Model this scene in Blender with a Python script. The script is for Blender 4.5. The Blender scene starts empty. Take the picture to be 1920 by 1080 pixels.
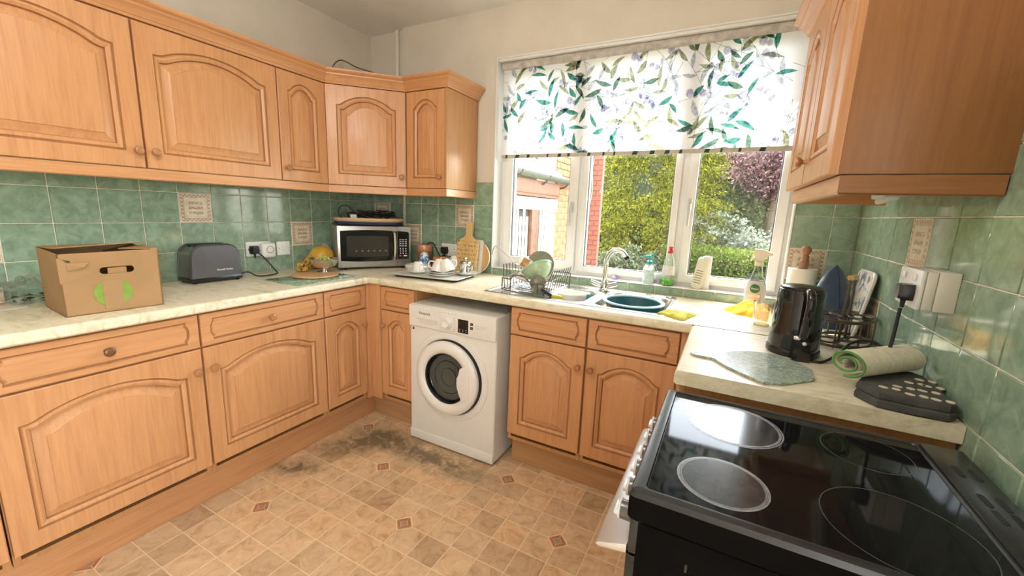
import bpy, bmesh, math, random
from math import pi, sin, cos, radians as R
from mathutils import Matrix, Vector
import numpy as np

# ---------------------------------------------------------------- camera, sky, sun, big lights, exposure
SC = bpy.context.scene
COL = SC.collection
random.seed(7)
RNG = np.random.RandomState(11)

cam_d = bpy.data.cameras.new('camera')
cam_d.sensor_width = 36.0
cam_d.lens = 769.42 / 1920 * 36.0
cam_d.clip_start = 0.02
cam = bpy.data.objects.new('camera', cam_d)
COL.objects.link(cam)
cam.matrix_world = (Matrix.Translation((2.4796, -2.3599, 1.3611)) @ Matrix.Rotation(0.47930, 4, 'Z')
                    @ Matrix.Rotation(pi / 2 - 0.18579, 4, 'X') @ Matrix.Rotation(0.03863, 4, 'Z'))
SC.camera = cam

world = bpy.data.worlds.new('sky')
SC.world = world
world.use_nodes = True
wn = world.node_tree.nodes
wl = world.node_tree.links
wn.clear()
w_out = wn.new('ShaderNodeOutputWorld')
w_bg = wn.new('ShaderNodeBackground')
w_sky = wn.new('ShaderNodeTexSky')
w_sky.sky_type = 'NISHITA'
w_sky.sun_disc = False
w_sky.sun_elevation = R(52)
w_sky.sun_rotation = R(20)
w_sky.air_density = 1.0
w_sky.dust_density = 0.7
w_hsv = wn.new('ShaderNodeHueSaturation')
w_hsv.inputs['Saturation'].default_value = 0.35
w_bg.inputs['Strength'].default_value = 2.3
wl.new(w_sky.outputs[0], w_hsv.inputs['Color'])
wl.new(w_hsv.outputs[0], w_bg.inputs['Color'])
wl.new(w_bg.outputs[0], w_out.inputs['Surface'])

sun_d = bpy.data.lights.new('sun', 'SUN')
sun_d.energy = 34.0
sun_d.angle = R(0.6)
sun_d.color = (1.0, 0.95, 0.86)
sun = bpy.data.objects.new('sun', sun_d)
COL.objects.link(sun)
sun.rotation_euler = Vector((0.30, -0.62, -1.0)).to_track_quat('-Z', 'Y').to_euler()

# added, unseen fill light at the right-hand wall, behind the camera
side_fill = bpy.data.lights.new('side_fill_light', 'AREA')
side_fill.shape = 'RECTANGLE'
side_fill.size = 0.9
side_fill.size_y = 1.9
side_fill.energy = 16.0
side_fill.color = (1.0, 0.97, 0.92)
side_fill_o = bpy.data.objects.new('side_fill_light', side_fill)
COL.objects.link(side_fill_o)
side_fill_o.location = (2.99, -3.0, 1.15)
side_fill_o.rotation_euler = (0, R(90), 0)

# added fill light above the middle of the floor, out of view
room_fill = bpy.data.lights.new('room_fill_light', 'POINT')
room_fill.energy = 25.0
room_fill.shadow_soft_size = 0.14
room_fill.color = (1.0, 0.965, 0.915)
room_fill_o = bpy.data.objects.new('room_fill_light', room_fill)
COL.objects.link(room_fill_o)
room_fill_o.location = (1.55, -2.0, 2.22)

SC.view_settings.view_transform = 'Standard'
SC.view_settings.look = 'None'
SC.view_settings.gamma = 1.0
SC.view_settings.exposure = 0.20
SC.view_settings.use_curve_mapping = False
SC.cycles.max_bounces = 8
SC.cycles.transparent_max_bounces = 24
SC.cycles.sample_clamp_indirect = 6.0

WT = 0.938      # worktop height
T = 0.15        # wall tile pitch

# ---------------------------------------------------------------- mesh helpers
class MB:
    """collects shapes into ONE mesh"""
    def __init__(s):
        s.v = []; s.f = []; s.mi = []; s.cur = 0; s.T = Matrix.Identity(4)
    def mat(s, i): s.cur = i; return s
    def tr(s, *ms):
        s.T = Matrix.Identity(4)
        for m in ms: s.T = s.T @ m
        return s
    def add(s, vs, fs):
        o = len(s.v)
        T_ = s.T
        s.v += [tuple(T_ @ Vector(v)) for v in vs]
        s.f += [tuple(i + o for i in f) for f in fs]
        s.mi += [s.cur] * len(fs)
        return s
    def box(s, x0, x1, y0, y1, z0, z1, bev=0.0, seg=2):
        if x1 < x0: x0, x1 = x1, x0
        if y1 < y0: y0, y1 = y1, y0
        if z1 < z0: z0, z1 = z1, z0
        if bev <= 0:
            vs = [(x0,y0,z0),(x1,y0,z0),(x1,y1,z0),(x0,y1,z0),(x0,y0,z1),(x1,y0,z1),(x1,y1,z1),(x0,y1,z1)]
            return s.add(vs, [(3,2,1,0),(4,5,6,7),(0,1,5,4),(1,2,6,5),(2,3,7,6),(3,0,4,7)])
        bm = bmesh.new()
        bmesh.ops.create_cube(bm, size=1.0)
        for v in bm.verts:
            v.co = Vector(((x0+x1)/2 + v.co.x*(x1-x0), (y0+y1)/2 + v.co.y*(y1-y0), (z0+z1)/2 + v.co.z*(z1-z0)))
        b = min(bev, 0.49*min(x1-x0, y1-y0, z1-z0))
        bmesh.ops.bevel(bm, geom=list(bm.edges), offset=b, segments=seg, profile=0.5, affect='EDGES')
        bm.verts.index_update()
        s.add([tuple(v.co) for v in bm.verts], [tuple(v.index for v in f.verts) for f in bm.faces])
        bm.free()
        return s
    def prism(s, poly, z0, z1, bev=0.0, seg=2):
        n = len(poly)
        if bev <= 0:
            vs = [(x,y,z0) for x,y in poly] + [(x,y,z1) for x,y in poly]
            fs = [tuple(reversed(range(n))), tuple(range(n, 2*n))] + [(i,(i+1)%n,n+(i+1)%n,n+i) for i in range(n)]
            return s.add(vs, fs)
        bm = bmesh.new()
        a = [bm.verts.new((x,y,z0)) for x,y in poly]; b = [bm.verts.new((x,y,z1)) for x,y in poly]
        e = [bm.faces.new(list(reversed(a))), bm.faces.new(b)]
        for i in range(n): bm.faces.new((a[i],a[(i+1)%n],b[(i+1)%n],b[i]))
        ed = list({x for f in e for x in f.edges})
        bmesh.ops.bevel(bm, geom=ed, offset=bev, segments=seg, profile=0.5, affect='EDGES')
        bm.verts.index_update()
        s.add([tuple(v.co) for v in bm.verts], [tuple(v.index for v in f.verts) for f in bm.faces])
        bm.free()
        return s
    def lathe(s, prof, n=32, c=(0,0,0), a0=0.0, a1=2*pi):
        full = abs(a1-a0-2*pi) < 1e-6
        k = n if full else n+1
        vs = []; fs = []; rows = []
        for r, z in prof:
            if r < 1e-6:
                rows.append([len(vs)]*k); vs.append((c[0],c[1],c[2]+z))
            else:
                rows.append(list(range(len(vs), len(vs)+k)))
                vs += [(c[0]+r*cos(a0+(a1-a0)*i/n), c[1]+r*sin(a0+(a1-a0)*i/n), c[2]+z) for i in range(k)]
        for a, b in zip(rows, rows[1:]):
            for i in range(n):
                j = (i+1) % k
                q = [a[i], a[j], b[j], b[i]]
                q2 = []
                for x in q:
                    if x not in q2: q2.append(x)
                if len(q2) > 2: fs.append(tuple(q2))
        return s.add(vs, fs)
    def cyl(s, r, z0, z1, n=24, c=(0,0), bev=0.0):
        b = bev
        return s.lathe([(0,z0),(r-b,z0),(r,z0+b),(r,z1-b),(r-b,z1),(0,z1)], n, (c[0],c[1],0))
    def tube(s, pts, r, n=8, closed=False):
        P = [Vector(p) for p in pts]; m = len(P)
        rr = r if isinstance(r, (list, tuple)) else [r]*m
        tang = []
        for i in range(m):
            if closed: t = P[(i+1)%m] - P[i-1]
            else: t = P[min(i+1,m-1)] - P[max(i-1,0)]
            tang.append(t.normalized() if t.length > 1e-9 else Vector((0,0,1)))
        u = tang[0].orthogonal().normalized()
        vs = []
        for i in range(m):
            u = (u - tang[i]*u.dot(tang[i]))
            u = u.normalized() if u.length > 1e-6 else tang[i].orthogonal().normalized()
            w = tang[i].cross(u)
            vs += [tuple(P[i] + (u*cos(2*pi*j/n) + w*sin(2*pi*j/n))*rr[i]) for j in range(n)]
        fs = []
        for i in range(m if closed else m-1):
            a = i*n; b = ((i+1)%m)*n
            fs += [(a+j, a+(j+1)%n, b+(j+1)%n, b+j) for j in range(n)]
        if not closed: fs += [tuple(reversed(range(n))), tuple(range((m-1)*n, m*n))]
        return s.add(vs, fs)
    def rings(s, rings, cap0=False, cap1=True, closed=True):
        n = len(rings[0]); vs = [p for r in rings for p in r]; fs = []
        for k in range(len(rings)-1):
            for i in range(n if closed else n-1):
                j = (i+1)%n
                fs.append((k*n+i, k*n+j, (k+1)*n+j, (k+1)*n+i))
        if cap0: fs.append(tuple(reversed(range(n))))
        if cap1: fs.append(tuple(range((len(rings)-1)*n, len(rings)*n)))
        return s.add(vs, fs)
    def grid(s, fn, nu, nv):
        vs = [fn(i/nu, j/nv) for j in range(nv+1) for i in range(nu+1)]
        fs = [(j*(nu+1)+i, j*(nu+1)+i+1, (j+1)*(nu+1)+i+1, (j+1)*(nu+1)+i) for j in range(nv) for i in range(nu)]
        return s.add(vs, fs)
    def sphere(s, c, r, n=16, m=10, sq=(1,1,1)):
        prof = [(r*sin(pi*i/m), -r*cos(pi*i/m)) for i in range(m+1)]
        o = len(s.v); k = s.T
        s.T = k @ Matrix.Translation(c) @ Matrix.Diagonal((sq[0],sq[1],sq[2],1))
        s.lathe(prof, n); s.T = k
        return s
    def mesh(s, name, mats, smooth=35):
        me = bpy.data.meshes.new(name)
        me.from_pydata(s.v, [], s.f)
        for m in mats: me.materials.append(m)
        if len(mats) > 1: me.polygons.foreach_set('material_index', s.mi)
        bm = bmesh.new(); bm.from_mesh(me)
        bmesh.ops.recalc_face_normals(bm, faces=bm.faces)
        bm.to_mesh(me); bm.free()
        if smooth:
            me.shade_smooth()
            me.set_sharp_from_angle(angle=R(smooth))
        return me
    def obj(s, name, mats, parent=None, loc=(0,0,0), rot=(0,0,0), smooth=35):
        if not isinstance(mats, (list, tuple)): mats = [mats]
        return link(name, s.mesh(name, mats, smooth), parent, loc, rot)

def link(name, data, parent=None, loc=(0,0,0), rot=(0,0,0)):
    o = bpy.data.objects.new(name, data)
    COL.objects.link(o)
    o.parent = parent
    o.location = loc; o.rotation_euler = rot
    return o
def tag(o, label=None, cat=None, group=None, kind=None):
    if label: o['label'] = label
    if cat: o['category'] = cat
    if group: o['group'] = group
    if kind: o['kind'] = kind
    return o
def thing(name, label, cat, loc=(0,0,0), rotz=0.0, group=None, rot=None):
    o = link(name, None, None, loc, rot or (0,0,rotz))
    o.empty_display_size = 0.05
    return tag(o, label, cat, group)
def struct(o): o['kind'] = 'structure'; return o
def copy_tree(o, parent=None):
    c = o.copy(); COL.objects.link(c); c.parent = parent
    for ch in list(o.children): copy_tree(ch, c)
    return c
def TRN(x, y, z): return Matrix.Translation((x, y, z))
def ROT(a, ax): return Matrix.Rotation(a, 4, ax)
def bez(p0, p1, p2, p3, n=12):
    p0, p1, p2, p3 = map(Vector, (p0, p1, p2, p3))
    return [tuple(p0*(1-t)**3 + p1*3*t*(1-t)**2 + p2*3*t*t*(1-t) + p3*t**3) for t in [i/n for i in range(n+1)]]
def crom(pts, n=6, closed=False):
    P = [Vector(p) for p in pts]; m = len(P); out = []
    for i in range(m if closed else m-1):
        a = P[i-1] if (closed or i > 0) else P[0]
        b = P[i]; c = P[(i+1)%m]; d = P[(i+2)%m] if (closed or i+2 < m) else P[-1]
        for k in range(n):
            t = k/n
            out.append(tuple(0.5*((2*b) + (c-a)*t + (2*a-5*b+4*c-d)*t*t + (3*b-a-3*c+d)*t**3)))
    if not closed: out.append(tuple(P[-1]))
    return out
def text(body, size, mat, parent, loc, rot, name='lettering', ext=0.0004, align='CENTER'):
    cu = bpy.data.curves.new('lettering', 'FONT')
    cu.body = body; cu.size = size; cu.extrude = ext; cu.align_x = align; cu.align_y = 'CENTER'
    o = bpy.data.objects.new('tmp', cu); COL.objects.link(o)
    dg = bpy.context.evaluated_depsgraph_get()
    me = bpy.data.meshes.new_from_object(o.evaluated_get(dg))
    bpy.data.objects.remove(o); me.materials.clear(); me.materials.append(mat)
    return link(name, me, parent, loc, rot)

# ---------------------------------------------------------------- materials
def new_mat(name):
    m = bpy.data.materials.new(name); m.use_nodes = True
    nt = m.node_tree; b = nt.nodes['Principled BSDF']
    return m, nt, b
def N(nt, t, **kw):
    n = nt.nodes.new(t)
    for k, v in kw.items():
        if k in n.inputs.keys(): n.inputs[k].default_value = v
        else: setattr(n, k, v)
    return n
def ramp(nt, fac, stops):
    r = nt.nodes.new('ShaderNodeValToRGB')
    el = r.color_ramp.elements
    while len(el) > 1: el.remove(el[0])
    el[0].position = stops[0][0]; el[0].color = (*stops[0][1], 1)
    for p, c in stops[1:]:
        e = el.new(p); e.color = (*c, 1)
    nt.links.new(fac, r.inputs[0])
    return r
def coords(nt, scale=(1,1,1), rnd=False, kind='Object'):
    tc = nt.nodes.new('ShaderNodeTexCoord')
    mp = nt.nodes.new('ShaderNodeMapping'); mp.inputs['Scale'].default_value = scale
    nt.links.new(tc.outputs[kind], mp.inputs['Vector'])
    if rnd:
        oi = nt.nodes.new('ShaderNodeObjectInfo')
        mu = N(nt, 'ShaderNodeMath', operation='MULTIPLY'); mu.inputs[1].default_value = 37.0
        nt.links.new(oi.outputs['Random'], mu.inputs[0])
        nt.links.new(mu.outputs[0], mp.inputs['Location'])
    return mp
def noise(nt, vec, scale, detail=4, rough=0.55, dist=0.0):
    n = N(nt, 'ShaderNodeTexNoise', Scale=scale, Detail=detail, Roughness=rough, Distortion=dist)
    nt.links.new(vec.outputs[0], n.inputs['Vector'])
    return n
def add_bump(nt, b, h, strength, dist=0.002):
    bp = N(nt, 'ShaderNodeBump', Strength=strength, Distance=dist)
    nt.links.new(h, bp.inputs['Height']); nt.links.new(bp.outputs[0], b.inputs['Normal'])
def plain(name, col, rough=0.5, metal=0.0, var=0.0, vscale=20, bump=0.0, bscale=80, spec=None, coat=0.0, trans=0.0, ior=None, sheen=0.0):
    m, nt, b = new_mat(name)
    b.inputs['Base Color'].default_value = (*col, 1)
    b.inputs['Roughness'].default_value = rough
    b.inputs['Metallic'].default_value = metal
    if spec is not None: b.inputs['Specular IOR Level'].default_value = spec
    if coat: b.inputs['Coat Weight'].default_value = coat; b.inputs['Coat Roughness'].default_value = 0.08
    if trans: b.inputs['Transmission Weight'].default_value = trans
    if ior: b.inputs['IOR'].default_value = ior
    if sheen: b.inputs['Sheen Weight'].default_value = sheen
    if var > 0:
        c = coords(nt); n = noise(nt, c, vscale, 5)
        lo = tuple(max(0, x*(1-var)) for x in col); hi = tuple(min(1, x*(1+var)) for x in col)
        r = ramp(nt, n.outputs[0], [(0.3, lo), (0.7, hi)])
        nt.links.new(r.outputs[0], b.inputs['Base Color'])
    if bump > 0:
        c = coords(nt); n = noise(nt, c, bscale, 4)
        add_bump(nt, b, n.outputs[0], bump)
    return m
def wood(name, base, axis, rough=0.42, contrast=0.10, coat=0.25):
    m, nt, b = new_mat(name)
    sc = [26, 26, 26]; sc[axis] = 1.6
    c = coords(nt, tuple(sc), rnd=True)
    n = noise(nt, c, 1.6, 7, 0.6, 0.6)
    sc2 = [160, 160, 160]; sc2[axis] = 7
    c2 = coords(nt, tuple(sc2), rnd=True)
    n2 = noise(nt, c2, 1.0, 3, 0.6)
    lo = tuple(x*(1-contrast)*(0.97 if i == 0 else 0.9) for i, x in enumerate(base)); hi = tuple(min(1, x*(1+contrast*0.8)) for x in base)
    r = ramp(nt, n.outputs[0], [(0.30, lo), (0.5, base), (0.72, hi)])
    mx = N(nt, 'ShaderNodeMix', data_type='RGBA', blend_type='MULTIPLY')
    mx.inputs[0].default_value = 0.40
    r2 = ramp(nt, n2.outputs[0], [(0.35, (0.80, 0.75, 0.7)), (0.55, (1, 1, 1))])
    nt.links.new(r.outputs[0], mx.inputs[6]); nt.links.new(r2.outputs[0], mx.inputs[7])
    nt.links.new(mx.outputs[2], b.inputs['Base Color'])
    b.inputs['Roughness'].default_value = rough
    b.inputs['Coat Weight'].default_value = coat; b.inputs['Coat Roughness'].default_value = 0.25
    add_bump(nt, b, n2.outputs[0], 0.08, 0.001)
    return m

OAK = (0.60, 0.300, 0.132)
M = {}
M['oak_x'] = wood('oak_across', OAK, 0)
M['oak_z'] = wood('oak_upright', OAK, 2)
M['oak_y'] = wood('oak_lengthways', OAK, 1)
M['oak_knob'] = wood('oak_knob', (0.40, 0.185, 0.07), 1, 0.35)
M['oak_knob_dark'] = wood('oak_knob_dark', (0.17, 0.075, 0.028), 1, 0.35)
M['oak_groove'] = wood('oak_stained_shaded_groove', (0.38, 0.175, 0.065), 2, 0.55)  # dark stain of the panel grooves, with some crease shade painted in
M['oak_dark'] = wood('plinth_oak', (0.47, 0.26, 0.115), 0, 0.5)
M['carcass'] = wood('carcass_veneer', (0.52, 0.26, 0.10), 2, 0.4)
M['shaded_veneer'] = wood('shaded_end_veneer', (0.30, 0.125, 0.038), 2, 0.4)  # oak veneer darkened to paint in the shade on the unlit end panel
M['shaded_veneer_x'] = wood('shaded_end_veneer_across', (0.30, 0.125, 0.038), 0, 0.4)  # same painted-in shade for the near end of the right pelmet
M['shadow_gap'] = plain('dark_board', (0.05, 0.028, 0.014), 0.8)
M['white_plastic'] = plain('white_plastic', (0.80, 0.79, 0.75), 0.3, var=0.02)
M['white_enamel'] = plain('white_enamel', (0.78, 0.765, 0.72), 0.28, var=0.015, coat=0.2)
M['upvc'] = plain('white_window_plastic', (0.84, 0.83, 0.80), 0.28, var=0.02)
M['seal'] = plain('grey_rubber_seal', (0.10, 0.10, 0.10), 0.6)
M['black'] = plain('black_plastic', (0.012, 0.012, 0.013), 0.22, var=0.1)
M['black_matt'] = plain('black_rubber', (0.012, 0.012, 0.013), 0.55, var=0.1)
M['steel'] = plain('brushed_steel', (0.62, 0.61, 0.59), 0.26, 1.0, var=0.05, vscale=60)
M['wire'] = plain('dull_wire', (0.20, 0.19, 0.18), 0.3, 1.0, var=0.05)
M['chrome'] = plain('chrome', (0.80, 0.80, 0.80), 0.06, 1.0, var=0.02)
M['ink'] = plain('dark_ink', (0.03, 0.03, 0.03), 0.5)
M['ink_grey'] = plain('grey_ink', (0.35, 0.34, 0.32), 0.5)
M['white_ink'] = plain('white_ink', (0.85, 0.85, 0.85), 0.5)
M['china'] = plain('white_china', (0.82, 0.80, 0.75), 0.12, var=0.02, coat=0.3)
M['grout'] = plain('cream_grout', (0.74, 0.69, 0.56), 0.85, var=0.10, vscale=40)

def paint(name, col, bump=0.5):
    m, nt, b = new_mat(name)
    c = coords(nt)
    n = noise(nt, c, 95, 3, 0.6); n2 = noise(nt, c, 3, 3)
    lo = tuple(x*0.95 for x in col); hi = tuple(min(1, x*1.04) for x in col)
    r = ramp(nt, n2.outputs[0], [(0.35, lo), (0.65, hi)])
    nt.links.new(r.outputs[0], b.inputs['Base Color'])
    b.inputs['Roughness'].default_value = 0.8
    add_bump(nt, b, n.outputs[0], bump, 0.004)
    return m
M['wall_paint'] = paint('woodchip_paint', (0.74, 0.675, 0.57))
M['ceiling_paint'] = paint('ceiling_paint', (0.90, 0.88, 0.83), 0.35)

def marble(name):
    m, nt, b = new_mat(name)
    c = coords(nt, (1, 1, 1), kind='Generated')
    tc = nt.nodes.new('ShaderNodeTexCoord'); geo = nt.nodes.new('ShaderNodeNewGeometry')
    mp = N(nt, 'ShaderNodeMapping'); mp.inputs['Rotation'].default_value = (0, 0, 0.6)
    mp.inputs['Scale'].default_value = (3.0, 9.0, 6.0)
    nt.links.new(geo.outputs['Position'], mp.inputs['Vector'])
    n = noise(nt, mp, 1.5, 8, 0.65, 2.2)
    mp2 = N(nt, 'ShaderNodeMapping'); mp2.inputs['Scale'].default_value = (60, 60, 60)
    nt.links.new(geo.outputs['Position'], mp2.inputs['Vector'])
    n2 = noise(nt, mp2, 1.0, 3)
    r = ramp(nt, n.outputs[0], [(0.28, (0.52, 0.43, 0.27)), (0.43, (0.74, 0.66, 0.47)), (0.56, (0.84, 0.775, 0.60)), (0.75, (0.74, 0.64, 0.42))])
    mx = N(nt, 'ShaderNodeMix', data_type='RGBA', blend_type='MULTIPLY'); mx.inputs[0].default_value = 0.5
    r2 = ramp(nt, n2.outputs[0], [(0.35, (0.86, 0.84, 0.80)), (0.6, (1, 1, 1))])
    nt.links.new(r.outputs[0], mx.inputs[6]); nt.links.new(r2.outputs[0], mx.inputs[7])
    nt.links.new(mx.outputs[2], b.inputs['Base Color'])
    b.inputs['Roughness'].default_value = 0.3
    b.inputs['Specular IOR Level'].default_value = 0.4
    return m
M['worktop'] = marble('cream_marble_laminate')

def glaze(name, lo, mid, hi):
    m, nt, b = new_mat(name)
    c = coords(nt, (1, 1, 1), rnd=True)
    n = noise(nt, c, 22, 7, 0.62, 0.8)
    r = ramp(nt, n.outputs[0], [(0.3, lo), (0.5, mid), (0.72, hi)])
    nt.links.new(r.outputs[0], b.inputs['Base Color'])
    b.inputs['Roughness'].default_value = 0.09
    b.inputs['Coat Weight'].default_value = 0.0
    n2 = noise(nt, c, 5, 2, 0.4)
    add_bump(nt, b, n2.outputs[0], 0.10, 0.006)
    return m
M['tile'] = glaze('green_glaze', (0.185, 0.270, 0.185), (0.255, 0.360, 0.255), (0.345, 0.450, 0.345))

def decor(name):
    # cream tile printed with a brown border and three rows of scrollwork; object space, tile face spans x,z in [-.074,.074]
    m, nt, b = new_mat(name)
    tc = nt.nodes.new('ShaderNodeTexCoord'); sp = nt.nodes.new('ShaderNodeSeparateXYZ')
    nt.links.new(tc.outputs['Object'], sp.inputs[0])
    def mth(op, a, c=None, d=None):
        n = N(nt, 'ShaderNodeMath', operation=op)
        for i, v in enumerate((a, c, d)):
            if v is None: continue
            if isinstance(v, (int, float)): n.inputs[i].default_value = v
            else: nt.links.new(v, n.inputs[i])
        return n.outputs[0]
    x, z = sp.outputs['X'], sp.outputs['Z']
    ax = mth('ABSOLUTE', x); az = mth('ABSOLUTE', z)
    mxv = mth('MAXIMUM', ax, az)
    band = mth('MULTIPLY', mth('GREATER_THAN', mxv, 0.056), mth('LESS_THAN', mxv, 0.068))
    sn = mth('MULTIPLY', mth('SINE', mth('MULTIPLY', mth('ADD', x, z), 330.0)), 0.5)
    sn2 = mth('SINE', mth('MULTIPLY', mth('SUBTRACT', x, z), 330.0))
    bandm = mth('MULTIPLY', band, mth('GREATER_THAN', mth('ADD', sn, mth('MULTIPLY', sn2, 0.5)), -0.15))
    line = mth('MULTIPLY', mth('GREATER_THAN', mxv, 0.052), mth('LESS_THAN', mxv, 0.0545))
    inner = mth('MULTIPLY', mth('LESS_THAN', ax, 0.033), mth('LESS_THAN', az, 0.036))
    rows = mth('GREATER_THAN', mth('SINE', mth('ADD', mth('MULTIPLY', z, 242.0), 1.57)), -0.15)
    c = coords(nt, (1, 1, 1.3)); nz = noise(nt, c, 120, 2, 0.5, 1.0)
    scr = mth('MULTIPLY', mth('MULTIPLY', inner, rows), mth('GREATER_THAN', nz.outputs[0], 0.46))
    ink = mth('MINIMUM', mth('ADD', mth('ADD', bandm, line), scr), 1.0)
    n1 = noise(nt, coords(nt), 26, 4)
    base = ramp(nt, n1.outputs[0], [(0.35, (0.66, 0.57, 0.43)), (0.65, (0.80, 0.72, 0.58))])
    mx = N(nt, 'ShaderNodeMix', data_type='RGBA'); mx.inputs[7].default_value = (0.40, 0.24, 0.14, 1)
    nt.links.new(mth('MULTIPLY', ink, 0.85), mx.inputs[0]); nt.links.new(base.outputs[0], mx.inputs[6])
    nt.links.new(mx.outputs[2], b.inputs['Base Color'])
    b.inputs['Roughness'].default_value = 0.15
    return m
M['decor'] = decor('printed_cream_glaze')

def floor_mat(name, lo, mid, hi, dark):
    m, nt, b = new_mat(name)
    geo = nt.nodes.new('ShaderNodeNewGeometry')
    c = coords(nt, (1, 1, 1), rnd=True)
    n = noise(nt, c, 14, 8, 0.68, 1.2)
    r = ramp(nt, n.outputs[0], [(0.27, lo), (0.47, mid), (0.70, hi)])
    oi = nt.nodes.new('ShaderNodeObjectInfo')
    r3 = ramp(nt, oi.outputs['Random'], [(0.0, (0.78, 0.76, 0.73)), (0.5, (1, 1, 1)), (1.0, (1.06, 1.0, 0.93))])
    m1 = N(nt, 'ShaderNodeMix', data_type='RGBA', blend_type='MULTIPLY'); m1.inputs[0].default_value = 1.0
    nt.links.new(r.outputs[0], m1.inputs[6]); nt.links.new(r3.outputs[0], m1.inputs[7])
    out = m1.outputs[2]
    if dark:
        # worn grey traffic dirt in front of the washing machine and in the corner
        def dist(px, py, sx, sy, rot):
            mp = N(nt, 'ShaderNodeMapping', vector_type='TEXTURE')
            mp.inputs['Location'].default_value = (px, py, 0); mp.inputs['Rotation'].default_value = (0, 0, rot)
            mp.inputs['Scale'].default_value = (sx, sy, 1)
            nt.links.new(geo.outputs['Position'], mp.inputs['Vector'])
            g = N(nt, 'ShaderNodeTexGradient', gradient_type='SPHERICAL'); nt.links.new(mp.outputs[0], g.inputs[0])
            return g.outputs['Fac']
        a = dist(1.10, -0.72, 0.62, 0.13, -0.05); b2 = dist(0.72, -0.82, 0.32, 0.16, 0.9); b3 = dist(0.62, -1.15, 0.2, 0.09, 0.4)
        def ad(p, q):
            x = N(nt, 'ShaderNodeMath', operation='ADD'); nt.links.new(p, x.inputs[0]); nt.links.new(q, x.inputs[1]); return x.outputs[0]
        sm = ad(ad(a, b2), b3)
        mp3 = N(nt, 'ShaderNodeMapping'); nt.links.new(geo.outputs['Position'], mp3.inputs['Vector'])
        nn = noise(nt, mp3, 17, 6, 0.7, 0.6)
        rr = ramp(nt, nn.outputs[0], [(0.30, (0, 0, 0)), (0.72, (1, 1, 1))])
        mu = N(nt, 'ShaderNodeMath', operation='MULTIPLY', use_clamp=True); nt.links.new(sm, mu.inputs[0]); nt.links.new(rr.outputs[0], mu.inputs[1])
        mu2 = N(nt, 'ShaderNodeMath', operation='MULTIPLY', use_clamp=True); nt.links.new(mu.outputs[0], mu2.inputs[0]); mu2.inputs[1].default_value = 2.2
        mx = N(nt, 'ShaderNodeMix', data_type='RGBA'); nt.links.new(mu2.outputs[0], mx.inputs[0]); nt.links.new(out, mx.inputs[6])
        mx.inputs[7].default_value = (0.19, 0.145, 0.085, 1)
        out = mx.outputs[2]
    nt.links.new(out, b.inputs['Base Color'])
    b.inputs['Roughness'].default_value = 0.45
    add_bump(nt, b, n.outputs[0], 0.06, 0.002)
    return m
M['floor_tile'] = floor_mat('tan_vinyl_tile', (0.42, 0.265, 0.145), (0.66, 0.455, 0.275), (0.80, 0.60, 0.39), True)
M['floor_joint'] = floor_mat('pale_vinyl_joint', (0.72, 0.58, 0.40), (0.78, 0.64, 0.45), (0.82, 0.69, 0.50), True)
M['terracotta'] = plain('terracotta_inset', (0.46, 0.185, 0.08), 0.5, var=0.2)
M['inset_grey'] = plain('grey_inset', (0.38, 0.29, 0.20), 0.5, var=0.15)

def glass(name, tint=(1,1,1), gloss=0.06, rough=0.0):
    m = bpy.data.materials.new(name); m.use_nodes = True
    nt = m.node_tree; nt.nodes.clear()
    o = nt.nodes.new('ShaderNodeOutputMaterial'); mix = nt.nodes.new('ShaderNodeMixShader')
    t = nt.nodes.new('ShaderNodeBsdfTransparent'); t.inputs[0].default_value = (*tint, 1)
    g = N(nt, 'ShaderNodeBsdfGlossy', Roughness=rough); g.inputs[0].default_value = (1, 1, 1, 1)
    fr = N(nt, 'ShaderNodeLayerWeight', Blend=0.2)
    mu = N(nt, 'ShaderNodeMath', operation='MULTIPLY_ADD'); mu.inputs[1].default_value = 0.6; mu.inputs[2].default_value = gloss*0.4
    nt.links.new(fr.outputs['Fresnel'], mu.inputs[0])
    nt.links.new(mu.outputs[0], mix.inputs[0]); nt.links.new(t.outputs[0], mix.inputs[1]); nt.links.new(g.outputs[0], mix.inputs[2])
    nt.links.new(mix.outputs[0], o.inputs[0])
    return m
M['glass'] = glass('clear_glass', (0.97, 0.985, 0.97))
M['clear_plastic'] = glass('clear_plastic', (0.93, 0.94, 0.94), 0.1, 0.05)
M['film'] = glass('thin_plastic_film', (0.93, 0.94, 0.93), 0.02, 0.3)
def ink_film(name, col):
    m = bpy.data.materials.new(name); m.use_nodes = True
    nt = m.node_tree; nt.nodes.clear()
    o = nt.nodes.new('ShaderNodeOutputMaterial'); t = nt.nodes.new('ShaderNodeBsdfTransparent')
    c = coords(nt); n = noise(nt, c, 60, 3)
    hi = tuple(min(1, x*1.25+0.05) for x in col); lo = tuple(x*0.8 for x in col)
    r = ramp(nt, n.outputs[0], [(0.35, lo), (0.65, hi)])
    nt.links.new(r.outputs[0], t.inputs[0]); nt.links.new(t.outputs[0], o.inputs[0])
    return m
def cloth_translucent(name, col, amount):
    m = bpy.data.materials.new(name); m.use_nodes = True
    nt = m.node_tree; nt.nodes.clear()
    o = nt.nodes.new('ShaderNodeOutputMaterial'); mix = nt.nodes.new('ShaderNodeMixShader'); mix.inputs[0].default_value = amount
    d = nt.nodes.new('ShaderNodeBsdfDiffuse'); t = nt.nodes.new('ShaderNodeBsdfTranslucent')
    c = coords(nt); n = noise(nt, c, 400, 2)
    r = ramp(nt, n.outputs[0], [(0.3, tuple(x*0.94 for x in col)), (0.7, col)])
    for q in (d, t): nt.links.new(r.outputs[0], q.inputs[0])
    nt.links.new(d.outputs[0], mix.inputs[1]); nt.links.new(t.outputs[0], mix.inputs[2]); nt.links.new(mix.outputs[0], o.inputs[0])
    return m

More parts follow.
